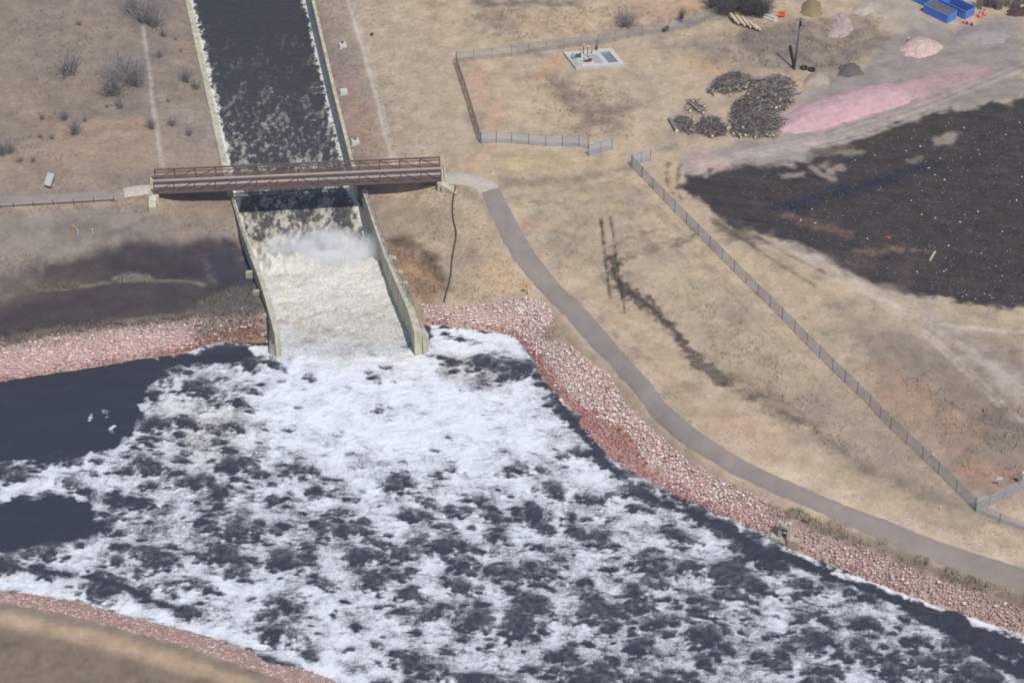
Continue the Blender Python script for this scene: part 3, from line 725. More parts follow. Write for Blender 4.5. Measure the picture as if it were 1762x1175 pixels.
def pz(p, z=ZR): return W(p[0], p[1], z)[:2]
rst = .15
rx = np.arange(-70, 82, rst); ry = np.arange(176, 272, rst)
RX, RY = np.meshgrid(rx, ry); shp = RX.shape
rX, rY = RX.ravel(), RY.ravel()
D = np.full(len(rX), .50); ACT = np.ones(len(rX)); SILT = np.zeros(len(rX))
def wp(val, pts, w=None, soft=1.5, op=1.0, arr=D, amp=.8, ns=3., z=ZR, sm=0):
    P = [pz(p, z) for p in pts]
    if sm: P = smooth_line(P, sm)
    xs = [p[0] for p in P]; ys = [p[1] for p in P]; pad = (w or 0) + soft + 2 * amp + 1
    idx = np.where((rX > min(xs) - pad) & (rX < max(xs) + pad) & (rY > min(ys) - pad) & (rY < max(ys) + pad))[0]
    x, y = rX[idx], rY[idx]
    d = (seg_dist(x, y, P) - w) if w is not None else sdf(x, y, P)
    d = d + amp * 1.6 * fbm(x / ns, y / ns, 4, int(abs(pts[0][0]) * 3 + abs(pts[0][1])) % 991)
    a = op * (1 - sstep(-soft, soft, d))
    arr[idx] = arr[idx] * (1 - a) + val * a
# broad foam cover
wp(.60, [(-50,820),(300,760),(900,740),(1200,900),(1400,980),(1300,1200),(500,1200),(-50,1000)], soft=5)
wp(.55, [(650,980),(1300,980),(1600,1100),(1500,1250),(700,1250)], soft=6)
wp(.72, [(240,660),(460,600),(900,600),(980,720),(1150,870),(900,900),(500,830),(250,790)], soft=4)
wp(.96, [(480,590),(720,590),(850,650),(930,700),(960,780),(820,800),(640,790),(480,760),(440,690)], soft=4, op=.95)
wp(.80, [(600,800),(900,790),(1050,880),(900,940),(700,900),(600,860)], soft=4, op=.7)
wp(.50, [(230,740),(330,690),(420,690),(440,800),(330,830),(240,800)], soft=2.5, op=.8)
wp(.52, [(270,650),(330,625),(440,625),(440,690),(330,700),(250,700)], soft=2, op=.8)
wp(.33, [(300,815),(400,795),(520,800),(600,800),(590,860),(480,890),(380,870),(300,850)], soft=2, op=.8)
wp(.34, [(180,850),(260,855),(420,930),(560,940),(640,920),(640,990),(480,990),(300,970),(180,930)], soft=2.5, op=.7)
wp(.85, [(0,830),(100,805),(230,790),(300,840),(210,845),(120,840),(40,850),(0,860)], soft=1.5)
wp(.86, [(400,820),(500,900),(650,870),(700,830),(560,790)], soft=2, op=.4)
wp(.82, [(350,990),(480,1000),(620,1040),(640,1120),(500,1110),(400,1060),(250,1000)], soft=3, op=.7)
wp(.88, [(640,1020),(760,1000),(800,1030),(700,1060)], soft=2, op=.5)
wp(.36, [(880,1010),(1080,1000),(1180,1080),(1060,1200),(860,1200)], soft=3, op=.8)
wp(.40, [(180,800),(420,860),(560,900),(700,930),(720,1010),(480,980),(300,960),(180,920)], soft=4, op=.6)
wp(.44, [(700,860),(1000,860),(1300,960),(1500,1090),(1500,1200),(820,1200),(740,1000)], soft=6, op=.6)
wp(.36, [(1250,960),(1420,1020),(1600,1100),(1760,1180),(1400,1200),(1250,1100)], soft=4, op=.7)
wp(.28, [(1110,1110),(1220,1090),(1320,1120),(1330,1190),(1110,1190)], soft=2, op=.8)
wp(.35, [(800,870),(880,850),(930,880),(870,920),(810,910)], soft=2, op=.6)
wp(.42, [(1250,930),(1400,1000),(1600,1090),(1700,1180),(1500,1200),(1350,1060)], soft=4, op=.6)
# dark slicks
slick = [(-200,650),(0,652),(180,622),(300,612),(440,596),(450,612),(400,624),(330,628),(282,640),(262,665),(246,700),(240,728),(222,752),(190,775),(120,790),(0,796),(-200,805)]
wp(.0, slick, soft=.9, amp=.8, ns=2)
wp(.02, [(-200,860),(0,872),(40,856),(110,850),(150,862),(172,900),(160,925),(90,938),(0,952),(-200,950)], soft=1.0, amp=1.0, ns=2.5)
wp(.10, [(170,858),(240,848),(262,862),(210,880),(180,885)], soft=1, op=.9)
wp(.10, [(0,800),(40,803),(60,820),(0,842)], soft=1, op=.8)
wp(.10, [(-100,955),(0,972),(60,985),(130,990),(200,1008),(260,1030),(310,1055)], w=.85, soft=.8, op=.93, amp=.6, ns=2, sm=1)
wp(.95, [(-100,998),(0,1004),(100,1020),(200,1045),(300,1070),(400,1096),(520,1140),(600,1168),(720,1220)], w=1.0, soft=.6, op=1, amp=.5, ns=2, sm=1)
wp(.9, [(0,962),(70,968),(150,980),(240,1000),(330,1035)], w=.5, soft=.6, op=.7, amp=.5, ns=2, sm=1)
wp(.08, [(935,650),(965,700),(1010,760),(1070,825),(1140,868),(1180,882)], w=.75, soft=.8, op=.92, amp=.7, ns=2, sm=1)
wp(.03, [(1195,885),(1240,905),(1300,950),(1340,975)], w=.8, soft=.7, op=.95, amp=.5, ns=2, sm=1)
wp(.02, [(1330,952),(1420,985),(1520,1020),(1580,1040)], w=1.05, soft=.8, op=.97, amp=.5, ns=2, sm=1)
wp(.02, [(1560,1030),(1640,1072),(1720,1105),(1800,1130)], w=2.0, soft=1.0, op=.97, amp=.7, ns=2.5, sm=1)
wp(.05, [(1590,1045),(1640,1090),(1720,1140),(1800,1170)], w=1.2, soft=1.0, op=.9, amp=.8, ns=2.5, sm=1)
wp(.93, [(1220,888),(1290,912),(1310,920)], w=.45, soft=.4, op=.9, amp=.4, ns=1.5)
wp(.97, [(1440,985),(1500,1002),(1555,1022)], w=.65, soft=.4, op=1, amp=.4, ns=1.5)
wp(.9, [(1570,1028),(1620,1048)], w=.4, soft=.4, op=.9, amp=.4, ns=1.5)
wp(.97, [(1680,1068),(1725,1084),(1780,1106)], w=.75, soft=.4, op=1, amp=.4, ns=1.5)
wp(.9, [(1370,952),(1440,982)], w=.18, soft=.3, op=.8, amp=.3, ns=1.5)
wp(.95, [(945,655),(975,695),(992,718)], w=.42, soft=.3, op=.8, amp=.4, ns=1.5)
# eddy right of the right wall
wp(.99, [(742,562),(790,562),(880,578),(905,604),(890,612),(800,612),(745,612)], soft=.6, amp=.6, ns=2)
wp(.15, [(722,560),(742,556),(744,570),(738,595),(730,600)], soft=.35, amp=.2)
wp(.3, [(755,572),(800,580),(825,590),(790,592)], soft=.6, op=.8, amp=.9, ns=1.2)
wp(.40, [(745,615),(900,612),(918,640),(880,668),(800,670),(770,650)], soft=1, op=.9, amp=1)
wp(.9, [(735,606),(800,610),(870,604)], w=.4, soft=.4, op=.9, amp=.3)
# left of the left wall
wp(.99, [(418,592),(470,594),(476,612),(440,612)], soft=.4, amp=.4, ns=1.5)
wp(.12, [(400,612),(470,614),(480,630),(420,628)], soft=.6, op=.8, amp=.5)
# wave line marching across the slick edge
for (x, y) in [(262,652),(182,712),(156,718),(193,738),(103,778)]:
    wp(.55, [(x-5,y),(x,y-6),(x+5,y+2),(x,y+4)], soft=.7, op=.75, amp=.6, ns=.8)
# stilling basin
wp(1.0, [(430,400),(640,400),(720,585),(482,585)], soft=1.0, amp=.2)
wp(1.0, [(425,395),(645,395),(712,560),(690,600),(560,600),(478,560)], soft=2.0, arr=SILT, amp=.8)
wp(.45, [(470,590),(700,590),(760,640),(600,640)], soft=2.5, arr=SILT, amp=1, op=.7)
wp(.7, [(760,612),(850,622),(850,668),(770,655)], soft=1.5, arr=SILT, amp=1, op=.8)
wp(.6, [(270,690),(420,690),(440,800),(300,800)], soft=3, arr=SILT, amp=1, op=.6)
wp(.03, slick, soft=2.0, arr=ACT, amp=.3)
wp(.25, [(-200,860),(0,872),(40,856),(110,850),(165,870),(160,925),(0,952),(-200,950)], soft=1.2, arr=ACT)
wp(1.9, [(425,400),(640,400),(715,580),(482,585)], soft=2.5, arr=ACT, amp=.4)
# noises: swells and foam lace
wx = rX + 1.6 * fbm(rX / 5, rY / 5, 3, 301); wy = rY + 1.6 * fbm(rX / 5, rY / 5, 3, 302)
swell = fbm(wx / 4.2, wy / 2.9, 4, 311, .48)
chop = 1 - 2 * np.abs(fbm(wx / 1.7, wy / 1.25, 3, 321))
fine = fbm(wx / .75, wy / .6, 2, 331)
lace = fbm(wx / 3.3, wy / 3.0, 6, 341, .62)
ridge = -np.abs(fbm(wx / 2.4, wy / 2.0, 4, 351, .6))
nf = rank(.9 * lace + .55 * swell + .35 * ridge + .18 * fine)
# dark wave backs: rounded hollows in the foam, smooth on the far side and ragged on the near side
VE = np.zeros(shp); HO = np.zeros(shp); HB = np.zeros(shp)
rag = (fbm(rX / 1.1, rY / .9, 4, 361, .6)).reshape(shp); nfg = nf.reshape(shp); Dg = D.reshape(shp); ACTg = ACT.reshape(shp)
rs = np.random.RandomState(5)
for k in range(7500):
    cx_, cy_ = rs.uniform(rx[0], rx[-1]), rs.uniform(ry[0], ry[-1])
    i, j = int((cx_ - rx[0]) / rst), int((cy_ - ry[0]) / rst)
    i, j = min(i, shp[1] - 1), min(j, shp[0] - 1)
    pr_ = np.clip((1 - Dg[j, i]) * 1.75, 0, 1) ** 1.25 * np.clip(.25 + 1.9 * (nfg[j, i] - .25), 0, 1)
    aa = min(3.4, .95 * math.exp(.60 * rs.randn())); bb = aa * rs.uniform(.30, .85); an = rs.uniform(-.45, .45) - .15
    if rs.rand() > pr_ or ACTg[j, i] < .2: continue
    m_ = int(2.0 * aa / rst) + 3
    y0, y1, x0, x1 = max(0, j - m_), min(shp[0], j + m_), max(0, i - m_), min(shp[1], i + m_)
    dx = rx[None, x0:x1] - cx_; dy = ry[y0:y1, None] - cy_
    u_ = (dx * math.cos(an) + dy * math.sin(an)) / aa; v_ = (-dx * math.sin(an) + dy * math.cos(an)) / bb
    v2 = v_ + .35 * u_ * u_                       # the crest bends back at its ends
    q = np.sqrt(u_ * u_ + v2 * v2) + rag[y0:y1, x0:x1] * np.where(v2 > 0, .4, 1.1)
    h_ = (1 - sstep(.35, 1.25, q)) * np.clip(.72 - .50 * v2, .25, 1.1)
    HO[y0:y1, x0:x1] = np.maximum(HO[y0:y1, x0:x1], h_)
    VE[y0:y1, x0:x1] = np.maximum(VE[y0:y1, x0:x1], np.exp(-((v2 - .75) / .45) ** 2) * (np.abs(u_) < 1.3) * .85)
    HB[y0:y1, x0:x1] += .12 * aa * np.exp(-(u_ * u_ + (v2 - .5) ** 2 * 1.5))
GR = np.zeros(shp)
for k in range(9000):
    cx_, cy_ = rs.uniform(rx[0], rx[-1]), rs.uniform(ry[0], ry[-1])
    i, j = min(int((cx_ - rx[0]) / rst), shp[1] - 1), min(int((cy_ - ry[0]) / rst), shp[0] - 1)
    if ACTg[j, i] < .3 or rs.rand() > .9 * np.clip(1.25 - Dg[j, i], .15, .8): continue
    aa = rs.uniform(.35, 1.5); bb = aa * rs.uniform(.14, .34); an = rs.uniform(-.35, .35) - .12
    m_ = int(1.8 * aa / rst) + 3
    y0, y1, x0, x1 = max(0, j - m_), min(shp[0], j + m_), max(0, i - m_), min(shp[1], i + m_)
    dx = rx[None, x0:x1] - cx_; dy = ry[y0:y1, None] - cy_
    u_ = (dx * math.cos(an) + dy * math.sin(an)) / aa; v_ = (-dx * math.sin(an) + dy * math.cos(an)) / bb + .5 * u_ * u_
    q = np.sqrt(u_ * u_ + v_ * v_) + rag[y0:y1, x0:x1] * .8
    GR[y0:y1, x0:x1] = np.maximum(GR[y0:y1, x0:x1], (1 - sstep(.2, 1.2, q)) * rs.uniform(.35, 1.0))
GR = GR.ravel(); HO = HO.ravel(); HB = np.clip(HB.ravel(), 0, .7)
lacy = fbm(rX / .9, rY / .75, 4, 371, .65)
O_ = pz((588, 500)); th_ = np.arctan2(rX - O_[0], O_[1] + 14 - rY); rr_ = np.hypot(rX - O_[0], O_[1] + 14 - rY)
streak = fbm(th_ * 26 + .5 * lace, rr_ / 7, 4, 375, .6)
foam = .27 + .62 * (D - .60) + .36 * (.42 - nf) + .22 * lacy + .26 * streak - .66 * HO - .34 * GR + .03
foam = np.where(D > .90, foam + (D - .90) * 1.6, foam)
wdk = 1 - sstep(.06, .30, D)
foam = foam * (1 - wdk) + (-.62 + 1.4 * D + .24 * lacy * sstep(.01, .1, D)) * wdk
MURK = np.zeros(len(rX))
basin = 1 - sstep(-1.5, 2.0, sdf(rX, rY, [pz(p) for p in [(430,395),(640,395),(708,560),(690,610),(560,618),(482,600)]]))
b1 = fbm(rX / 2.6, rY / 2.0, 5, 381, .6); b2 = fbm(rX / 5.0, rY / 3.5, 3, 391); along = sstep(W(500,470,ZR)[1], W(500,590,ZR)[1], rY)
down = 1 - sstep(W(500,585,ZR)[1], W(500,480,ZR)[1], rY)
foam = foam * (1 - basin) + (.38 + .16 * b1 - .10 * down) * basin
MURK = np.clip(basin * (.0 + 1.05 * b1 + .6 * b2) * (.55 + .75 * down) + .55 * sstep(.15, .8, SILT) * (1 - basin) * np.clip(.35 - b1, 0, 1), 0, .8)
ripple = .07 * fbm(rX / 1.6, rY / .6, 4, 365) + .09 * fbm(rX / 5, rY / 2.2, 3, 366)
H = ACT * (.20 * swell + .07 * chop + .04 * fine) + HB * np.minimum(ACT, 1)
H = H + np.clip(1 - ACT, 0, 1) * ripple + .06 * sstep(-.05, .25, foam) * ACT
bump_z = np.zeros(len(rX))
Pb = [pz(p) for p in [(440,430),(640,400),(690,500),(470,520)]]
bump_z += 1.0 * (1 - sstep(-3, 4, sdf(rX, rY, Pb)))
yf_ = W(530, 402, -6.6)[1]; surge = fbm(rX / 3.2, rY / 2.6, 4, 395, .55)
up_ = sstep(yf_ - 9, yf_, rY) * (rY > W(500, 480, ZR)[1])
bump_z += .55 * surge * (1 - sstep(-2, 2, sdf(rX, rY, Pb)))
yw_ = rY + 2.6 * fbm(rX / 3.0, rY / 9, 3, 397, .6) - .12 * (rX - W(540, 430, -6.5)[0])
bump_z += 1.25 * np.exp(-((yw_ - (yf_ - 6.5)) / 2.6) ** 2) * np.clip(1 + 2.2 * surge + .9 * fbm(rX / 1.2, rY / 1.0, 3, 399), 0, 2.2) * (rY > W(500, 500, ZR)[1]) * inside(rX, rY, [p[:2] for p in WLD] + [p[:2] for p in WRD[::-1]])
bump_z += up_ * (2.2 * surge + .7 * fbm(rX / 1.1, rY / .9, 3, 398) - 2.6 * sstep(yf_ - 6.0, yf_ + .5, yw_))
rZ = ZR + H + bump_z
keep_poly = [pz(p) for p in [(440,412),(630,402)]] + [WRD[3][:2] + (.3, 0), WRD[-1][:2] + (.3, 0)] + [pz(p) for p in [(760,590)]]
land = terr(rX, rY)
inb = inside(rX, rY, [pz(p, -6.6) for p in [(422,402),(632,396)]] + [WRD[3][:2] + np.array((.4, 0)), WRD[-1][:2] + np.array((.4, 0)), WLD[-1][:2] - np.array((.4, 0)), WLD[3][:2] - np.array((.4, 0))])
south = rY < W(480, 548, ZR)[1]
south = np.where(rX > -18, rY < W(740, 535, ZR)[1], rY < W(440, 575, ZR)[1] + 3)
keep = ((land < ZR + .9) & south) | inb
kk = keep.reshape(shp); fk = kk[:-1, :-1] & kk[:-1, 1:] & kk[1:, 1:] & kk[1:, :-1]
ii = np.arange(len(rX)).reshape(shp)
F = np.stack([ii[:-1, :-1][fk], ii[:-1, 1:][fk], ii[1:, 1:][fk], ii[1:, :-1][fk]], -1)
used = np.unique(F); remap = np.full(len(rX), -1); remap[used] = np.arange(len(used))
river = link('river_water', np_mesh('river_water', np.stack([rX, rY, rZ], 1)[used], remap[F], M_RIVER, True, {'foam': foam[used], 'silt': SILT[used], 'murk': MURK[used], 'veil': np.clip(.05 * sstep(.0, .6, fbm(rX / 7, rY / 1.6, 4, 387)) + .55 * VE.ravel() * np.clip(ACT, 0, 1) * sstep(-.5, .4, fine + lacy) * sstep(.1, .3, D) + .10 * np.clip(ACT, 0, 1) * sstep(-.3, .5, lacy), 0, .6)[used]}))
tag(river, kind='structure')

# the fast sheet of water in the chute
def resample(P, n):
    P = np.array(P, float); s = np.concatenate([[0], np.cumsum(np.hypot(*np.diff(P[:, :2], axis=0).T))])
    t = np.linspace(0, s[-1], n); return np.stack([np.interp(t, s, P[:, k]) for k in range(3)], 1)
nv, nu = 900, 140
LB = resample(WLU + WLD[1:5], nv); RB = resample(WRU + WRD[:5], nv)
cu = np.linspace(0, 1, nu)[None, :]
cX = LB[:, :1] * (1 - cu) + RB[:, :1] * cu; cY = LB[:, 1:2] * (1 - cu) + RB[:, 1:2] * cu
yb = W(500, 345, -5)[1]                        # below the bridge the chute drops
ywl = np.array([(W(500,-150,-4.6)[1], -4.5), (W(480,0,-4.8)[1], -4.7), (W(490,280,-5)[1], -5.1), (W(500,345,-5.4)[1], -5.5), (W(520,380,-6.2)[1], -6.5), (W(540,430,-7.2)[1], -7.6), (W(560,470,-8)[1], -8.6)])
zc = np.interp(cY, ywl[::-1, 0], ywl[::-1, 1])
sx, sy = cX.ravel(), cY.ravel()
wide = np.hypot(LB[:, 0] - RB[:, 0], LB[:, 1] - RB[:, 1])[:, None]
el = (cu * wide).ravel(); er = ((1 - cu) * wide).ravel()
prog = np.interp(sy, [W(500,440,-7.6)[1], W(500,405,-7)[1], W(500,350,-5.5)[1], W(490,280,-5)[1], W(460,160,-5)[1], W(440,60,-5)[1], W(430,0,-5)[1]][::1], [.97, .62, .40, .34, .18, .05, .02])
e_n = fbm(sx / .8, sy / 1.3, 5, 411, .7) * 1.15
dens = prog.copy()
dens = np.maximum(dens, 1.15 * (1 - sstep(.3, 1.9, el + e_n)))
dens = np.maximum(dens, 1.15 * (1 - sstep(.4, 2.1, er + e_n)))
dens = np.maximum(dens, (.1 + prog * 1.0) * (1 - sstep(1.5, 5, np.minimum(el, er))))
cn = rank(fbm(sx / .7, sy / 1.5, 5, 421, .7) + .55 * fbm(sx / 2.2, sy / 6, 3, 431))
cfoam = (dens - cn) * .75
cfoam = np.where(dens > .95, cfoam + .2, cfoam)
cfoam = cfoam - np.interp(prog, [0, .15, .5], [.34, .20, .02]) * (dens < .95)
rough_ = np.interp(sy, [W(500,420,-7)[1], W(490,280,-5)[1], W(440,60,-5)[1]], [1.0, .55, .15])
cZ = zc.ravel() + rough_ * (.16 * fbm(sx / 1.6, sy / 2.2, 4, 441) + .10 * np.clip(cfoam, 0, .5)) + .05 * fbm(sx / .7, sy / 1.2, 2, 451)
cmurk = np.clip(np.interp(sy, [W(500,430,-7)[1], W(490,300,-5)[1]], [.45, .10]) + .2 * fbm(sx / .9, sy / 1.4, 3, 461), 0, .7) * (dens < .95)
csilt = np.interp(sy, [W(500,430,-7)[1], W(490,280,-5)[1], W(440,60,-5)[1]], [.8, .5, .3])
ii = np.arange(nv * nu).reshape(nv, nu)
F = np.stack([ii[:-1, :-1], ii[1:, :-1], ii[1:, 1:], ii[:-1, 1:]], -1).reshape(-1, 4)
chute = link('chute_water', np_mesh('chute_water', np.stack([sx, sy, cZ], 1), F, M_CHUTE, True, {'foam': cfoam, 'silt': csilt, 'murk': cmurk, 'veil': np.clip(.25 * rough_ * (1 + fbm(sx / .8, sy / 1.2, 3, 471)), 0, .6)}))
tag(chute, kind='structure')

mp = mat('murky_standing_water', (70, 66, 74), .2, .2, .5, spec=.5)
# ================================================================== CHANNEL WALLS
def wall_mb(line, side, th0, th1, zbot, mb=None):
    """side: -1 thickens to the left, +1 to the right"""
    mb = mb or MB()
    P = np.array(line); n = len(P)
    T = np.gradient(P[:, :2], axis=0); T /= np.linalg.norm(T, axis=1)[:, None]
    N = np.stack([T[:, 1], -T[:, 0]], 1)
    N[N[:, 0] * side < 0] *= -1
    th = np.linspace(th0, th1, n)[:, None]
    O = P[:, :2] + N * th
    V = []; F = []
    for i in range(n):
        V += [(P[i, 0], P[i, 1], P[i, 2]), (O[i, 0], O[i, 1], P[i, 2]), (O[i, 0], O[i, 1], zbot), (P[i, 0], P[i, 1], zbot)]
    for i in range(n - 1):
        a, c = 4 * i, 4 * i + 4
        for k in range(4): F.append((a + k, a + (k + 1) % 4, c + (k + 1) % 4, c + k))
    F += [(0, 1, 2, 3), (4 * n - 4, 4 * n - 1, 4 * n - 2, 4 * n - 3)]
    mb.add(V, F); return mb, O
def wall(line, side, th0, th1, label, name='channel_wall'):
    base = np.array(line[len(line) // 2]); base[2] = -8
    t = thing(name, label, 'wall', base)
    mb, O = wall_mb([np.array(p) for p in line], side, th0, th1, -10.5)
    mb.build('wall_panel', M_WALL, t)
    return t, O
t_lu, _ = wall(WLU, -1, .85, .95, 'pale concrete side wall left of the dark channel upstream of the footbridge')
t_ru, _ = wall(WRU, 1, .5, .55, 'thin pale concrete side wall right of the dark channel upstream of the footbridge')
t_ld, OL = wall([WLD[0] - np.array((0, .05, 0))] + WLD[1:], -1, .5, .75, 'tall concrete chute wall left of the white water between the bridge and the river', 'chute_wall')
t_rd, OR = wall([WRD[0] - np.array((0, .05, 0))] + WRD[1:], 1, .5, 1.0, 'tall concrete chute wall right of the white water, with a flared tip in the foam', 'chute_wall')
def butt(t, p, d, z0, z1, wd=.9):
    mb = MB(); c = np.array((p[0], p[1], 0))
    d = np.array((d[0], d[1], 0)); d = d / np.linalg.norm(d); s = np.cross(EZ, d)
    V = [c + d * .02 - s * wd / 2 + EZ * z1, c + d * .02 + s * wd / 2 + EZ * z1, c + d * 1.1 + s * wd / 2 + EZ * (z1 - .25), c + d * 1.1 - s * wd / 2 + EZ * (z1 - .25),
         c + d * .02 - s * wd / 2 + EZ * z0, c + d * .02 + s * wd / 2 + EZ * z0, c + d * 1.5 + s * wd / 2 + EZ * z0, c + d * 1.5 - s * wd / 2 + EZ * z0]
    mb.add(V, [(0, 1, 2, 3), (0, 4, 5, 1), (1, 5, 6, 2), (2, 6, 7, 3), (3, 7, 4, 0), (4, 7, 6, 5)])
    mb.build('buttress', M_WALL, t)
for k, f in ((0, .8), (3, .3), (4, .1), (5, .0)):
    i = k; p = OL[i] * (1 - f) + OL[i + 1] * f
    d = np.array((-1., .15)); butt(t_ld, p, d, -9.5, -3.5 - .12 * k, .6)
for k, f in ((0, .65), (1, .5), (1, .95), (2, .4), (2, .75)):
    p = OR[k] * (1 - f) + OR[k + 1] * f
    butt(t_rd, p, np.array((1., -.1)), -9.5, -2.75 - .2 * k, .7)
# flared wing at the right tip, and the left tip's outer toe
mb = MB(); q = np.array(OR[-1]); V = [(q[0] - .3, q[1] + 3.0, -3.3), (q[0] + .1, q[1] + .1, -4.4), (q[0] + .9, q[1] + .6, -6.0), (q[0] + .8, q[1] + 2.8, -5.4)]
mb.add(V + [(v[0], v[1], -10.) for v in V], [(0, 1, 2, 3), (0, 4, 5, 1), (1, 5, 6, 2), (2, 6, 7, 3), (3, 7, 4, 0), (4, 7, 6, 5)]); mb.build('wing', M_WALL, t_rd)
mb = MB(); q = np.array(OL[-1]); V = [(q[0] - 1.3, q[1] + 4.2, -5.6), (q[0] - .9, q[1] + .6, -5.8), (q[0] - .02, q[1] + .4, -4.6), (q[0] - .5, q[1] + 4.4, -4.4)]
mb.add(V + [(v[0], v[1], -10.) for v in V], [(0, 1, 2, 3), (0, 4, 5, 1), (1, 5, 6, 2), (2, 6, 7, 3), (3, 7, 4, 0), (4, 7, 6, 5)]); mb.build('wing', M_WALL, t_ld)
M_PIPE = mat('dull_galvanised_steel', (140, 146, 154), .5, .12, 3, metal=.3, spec=.4)
for t, O, z in ((t_rd, OR, WRD), (t_ld, OL, WLD)):
    mb = MB(); L = [np.array((O[i][0], O[i][1], z[i][2] + .95)) for i in range(len(O))]
    # a slim guard rail stands on the outer edge of the wall top
    L = [l_ + np.array((-.08 if t is t_rd else .08, 0, 0)) for l_ in L]
    Lr = L[:5] if t is t_rd else L[:4]
    for a, b_ in zip(Lr[:-1], Lr[1:]):
        mb.tube(a, b_, .035, n=5); mb.tube(a - EZ * .45, b_ - EZ * .45, .03, n=5)
        m_ = max(2, int(np.linalg.norm(b_ - a) / 2.2))
        for q in range(m_ + 1):
            p = a + (b_ - a) * q / m_; mb.tube(p - EZ * .97, p, .03, n=5)
    mb.build('handrail', M_PIPE, t)

# ================================================================== FOOTBRIDGE
M_STEEL = mat('weathering_steel', (122, 98, 94), .75, .22, 2.5, spec=.25)
M_DECK = mat('bridge_deck_concrete', (182, 172, 165), .85, .10, 1.5)
zb = .15
B0, B1 = W(265, 334, zb), W(760, 312, zb)
e1 = B1 - B0; BL = np.linalg.norm(e1); e1 /= BL; e2 = np.array((-e1[1], e1[0], 0)); BW, BH, NP = 3.4, 1.95, 14
bridge = thing('footbridge', 'long brown steel truss footbridge crossing the spillway channel', 'footbridge', B0 + e1 * BL / 2 + e2 * BW / 2)
def bp_(u, s, h): return B0 + e1 * u + e2 * s + EZ * h
pan = BL / NP
def sub(name, mesh, par, pos):
    o = link(name, mesh, par, np.array(pos) - OFF[par.name]); OFF[o.name] = OFF[par.name]; return o
mbp = MB(); mbp.box((0, 0, BH / 2), e1, e2, EZ, .085, .085, BH / 2 - .1); me_post = mbp.mesh('post', M_STEEL)
diag = {}
for sg in (1, -1):
    m_ = MB(); m_.bar(-e1 * pan / 2 * sg + EZ * .25, e1 * pan / 2 * sg + EZ * (BH - .15), .09, .09); diag[sg] = m_.mesh('diagonal', M_STEEL)
for s, nm in ((0., 'near'), (BW, 'far')):
    tr = MB(); tr.bar(bp_(0, s, BH), bp_(BL, s, BH), .22, .2); tr_o = tr.build('truss', M_STEEL, bridge)
    m_ = MB(); m_.bar(bp_(0, s, .15), bp_(BL, s, .15), .2, .3); m_.build('bottom_chord', M_STEEL, tr_o)
    for k in range(NP + 1): sub('post', me_post, tr_o, bp_(min(max(k * pan, .09), BL - .09), s, 0))
    for k in range(NP): sub('diagonal', diag[1 if k < NP / 2 else -1], tr_o, bp_((k + .5) * pan, s, 0))
    ss = s + (.13 if s == 0 else -.13)
    for h in (.52, .64, .76, .88, 1.0, 1.5, 1.64):
        m_ = MB(); m_.bar(bp_(.1, ss, h), bp_(BL - .1, ss, h), .05, .062 if h < 1.2 else .08); m_.build('rail', M_STEEL, tr_o)
    m_ = MB(); m_.bar(bp_(.1, ss, .36), bp_(BL - .1, ss, .36), .03, .12); m_.build('toe_plate', M_STEEL, tr_o)
m_ = MB(); m_.box(bp_(BL / 2, BW / 2, .29), e1, e2, EZ, BL / 2, BW / 2 - .12, .07); m_.build('deck', M_DECK, bridge)
mbf = MB(); mbf.box((0, 0, 0), e1, e2, EZ, .09, BW / 2 + .2, .12); me_fb = mbf.mesh('floor_beam', M_STEEL)
for k in range(NP + 1): sub('floor_beam', me_fb, bridge, bp_(min(max(k * pan, .1), BL - .1), BW / 2, .09))
for u in (.1, BL - .1):
    pass
# abutments
for u, sg, lab in ((0, -1, 'pale concrete bridge abutment with wing wall at the left end of the footbridge'), (BL, 1, 'pale concrete bridge abutment with wing wall at the right end of the footbridge')):
    c = bp_(u, BW / 2, 0); ab = thing('bridge_abutment', lab, 'abutment', (c[0], c[1], -3))
    m_ = MB(); m_.box(bp_(u - sg * .1, BW / 2, -1.53), e1, e2, EZ, .55, BW / 2 + .6, 1.5); m_.build('seat_block', M_WALL, ab)
    m_ = MB(); m_.box(bp_(u + sg * .56, BW / 2, -.7), e1, e2, EZ, .1, BW / 2 + .6, .95); m_.build('back_wall', M_WALL, ab)
    m_ = MB()
    a = bp_(u + sg * .2, -.65, 0); b_ = bp_(u + sg * (.2 if sg < 0 else 2.2), -2.4 if sg < 0 else -2.0, 0)
    d = (b_ - a) / np.linalg.norm(b_ - a); s_ = np.cross(EZ, d) * .55
    V = [a - s_ + EZ * .1, a + s_ + EZ * .1, b_ + s_ - EZ * .7, b_ - s_ - EZ * .7]
    m_.add(V + [(v[0], v[1], -3.2) for v in V], [(0, 1, 2, 3), (0, 4, 5, 1), (1, 5, 6, 2), (2, 6, 7, 3), (3, 7, 4, 0), (4, 7, 6, 5)])
    m_.build('wing_wall', M_WALL, ab)

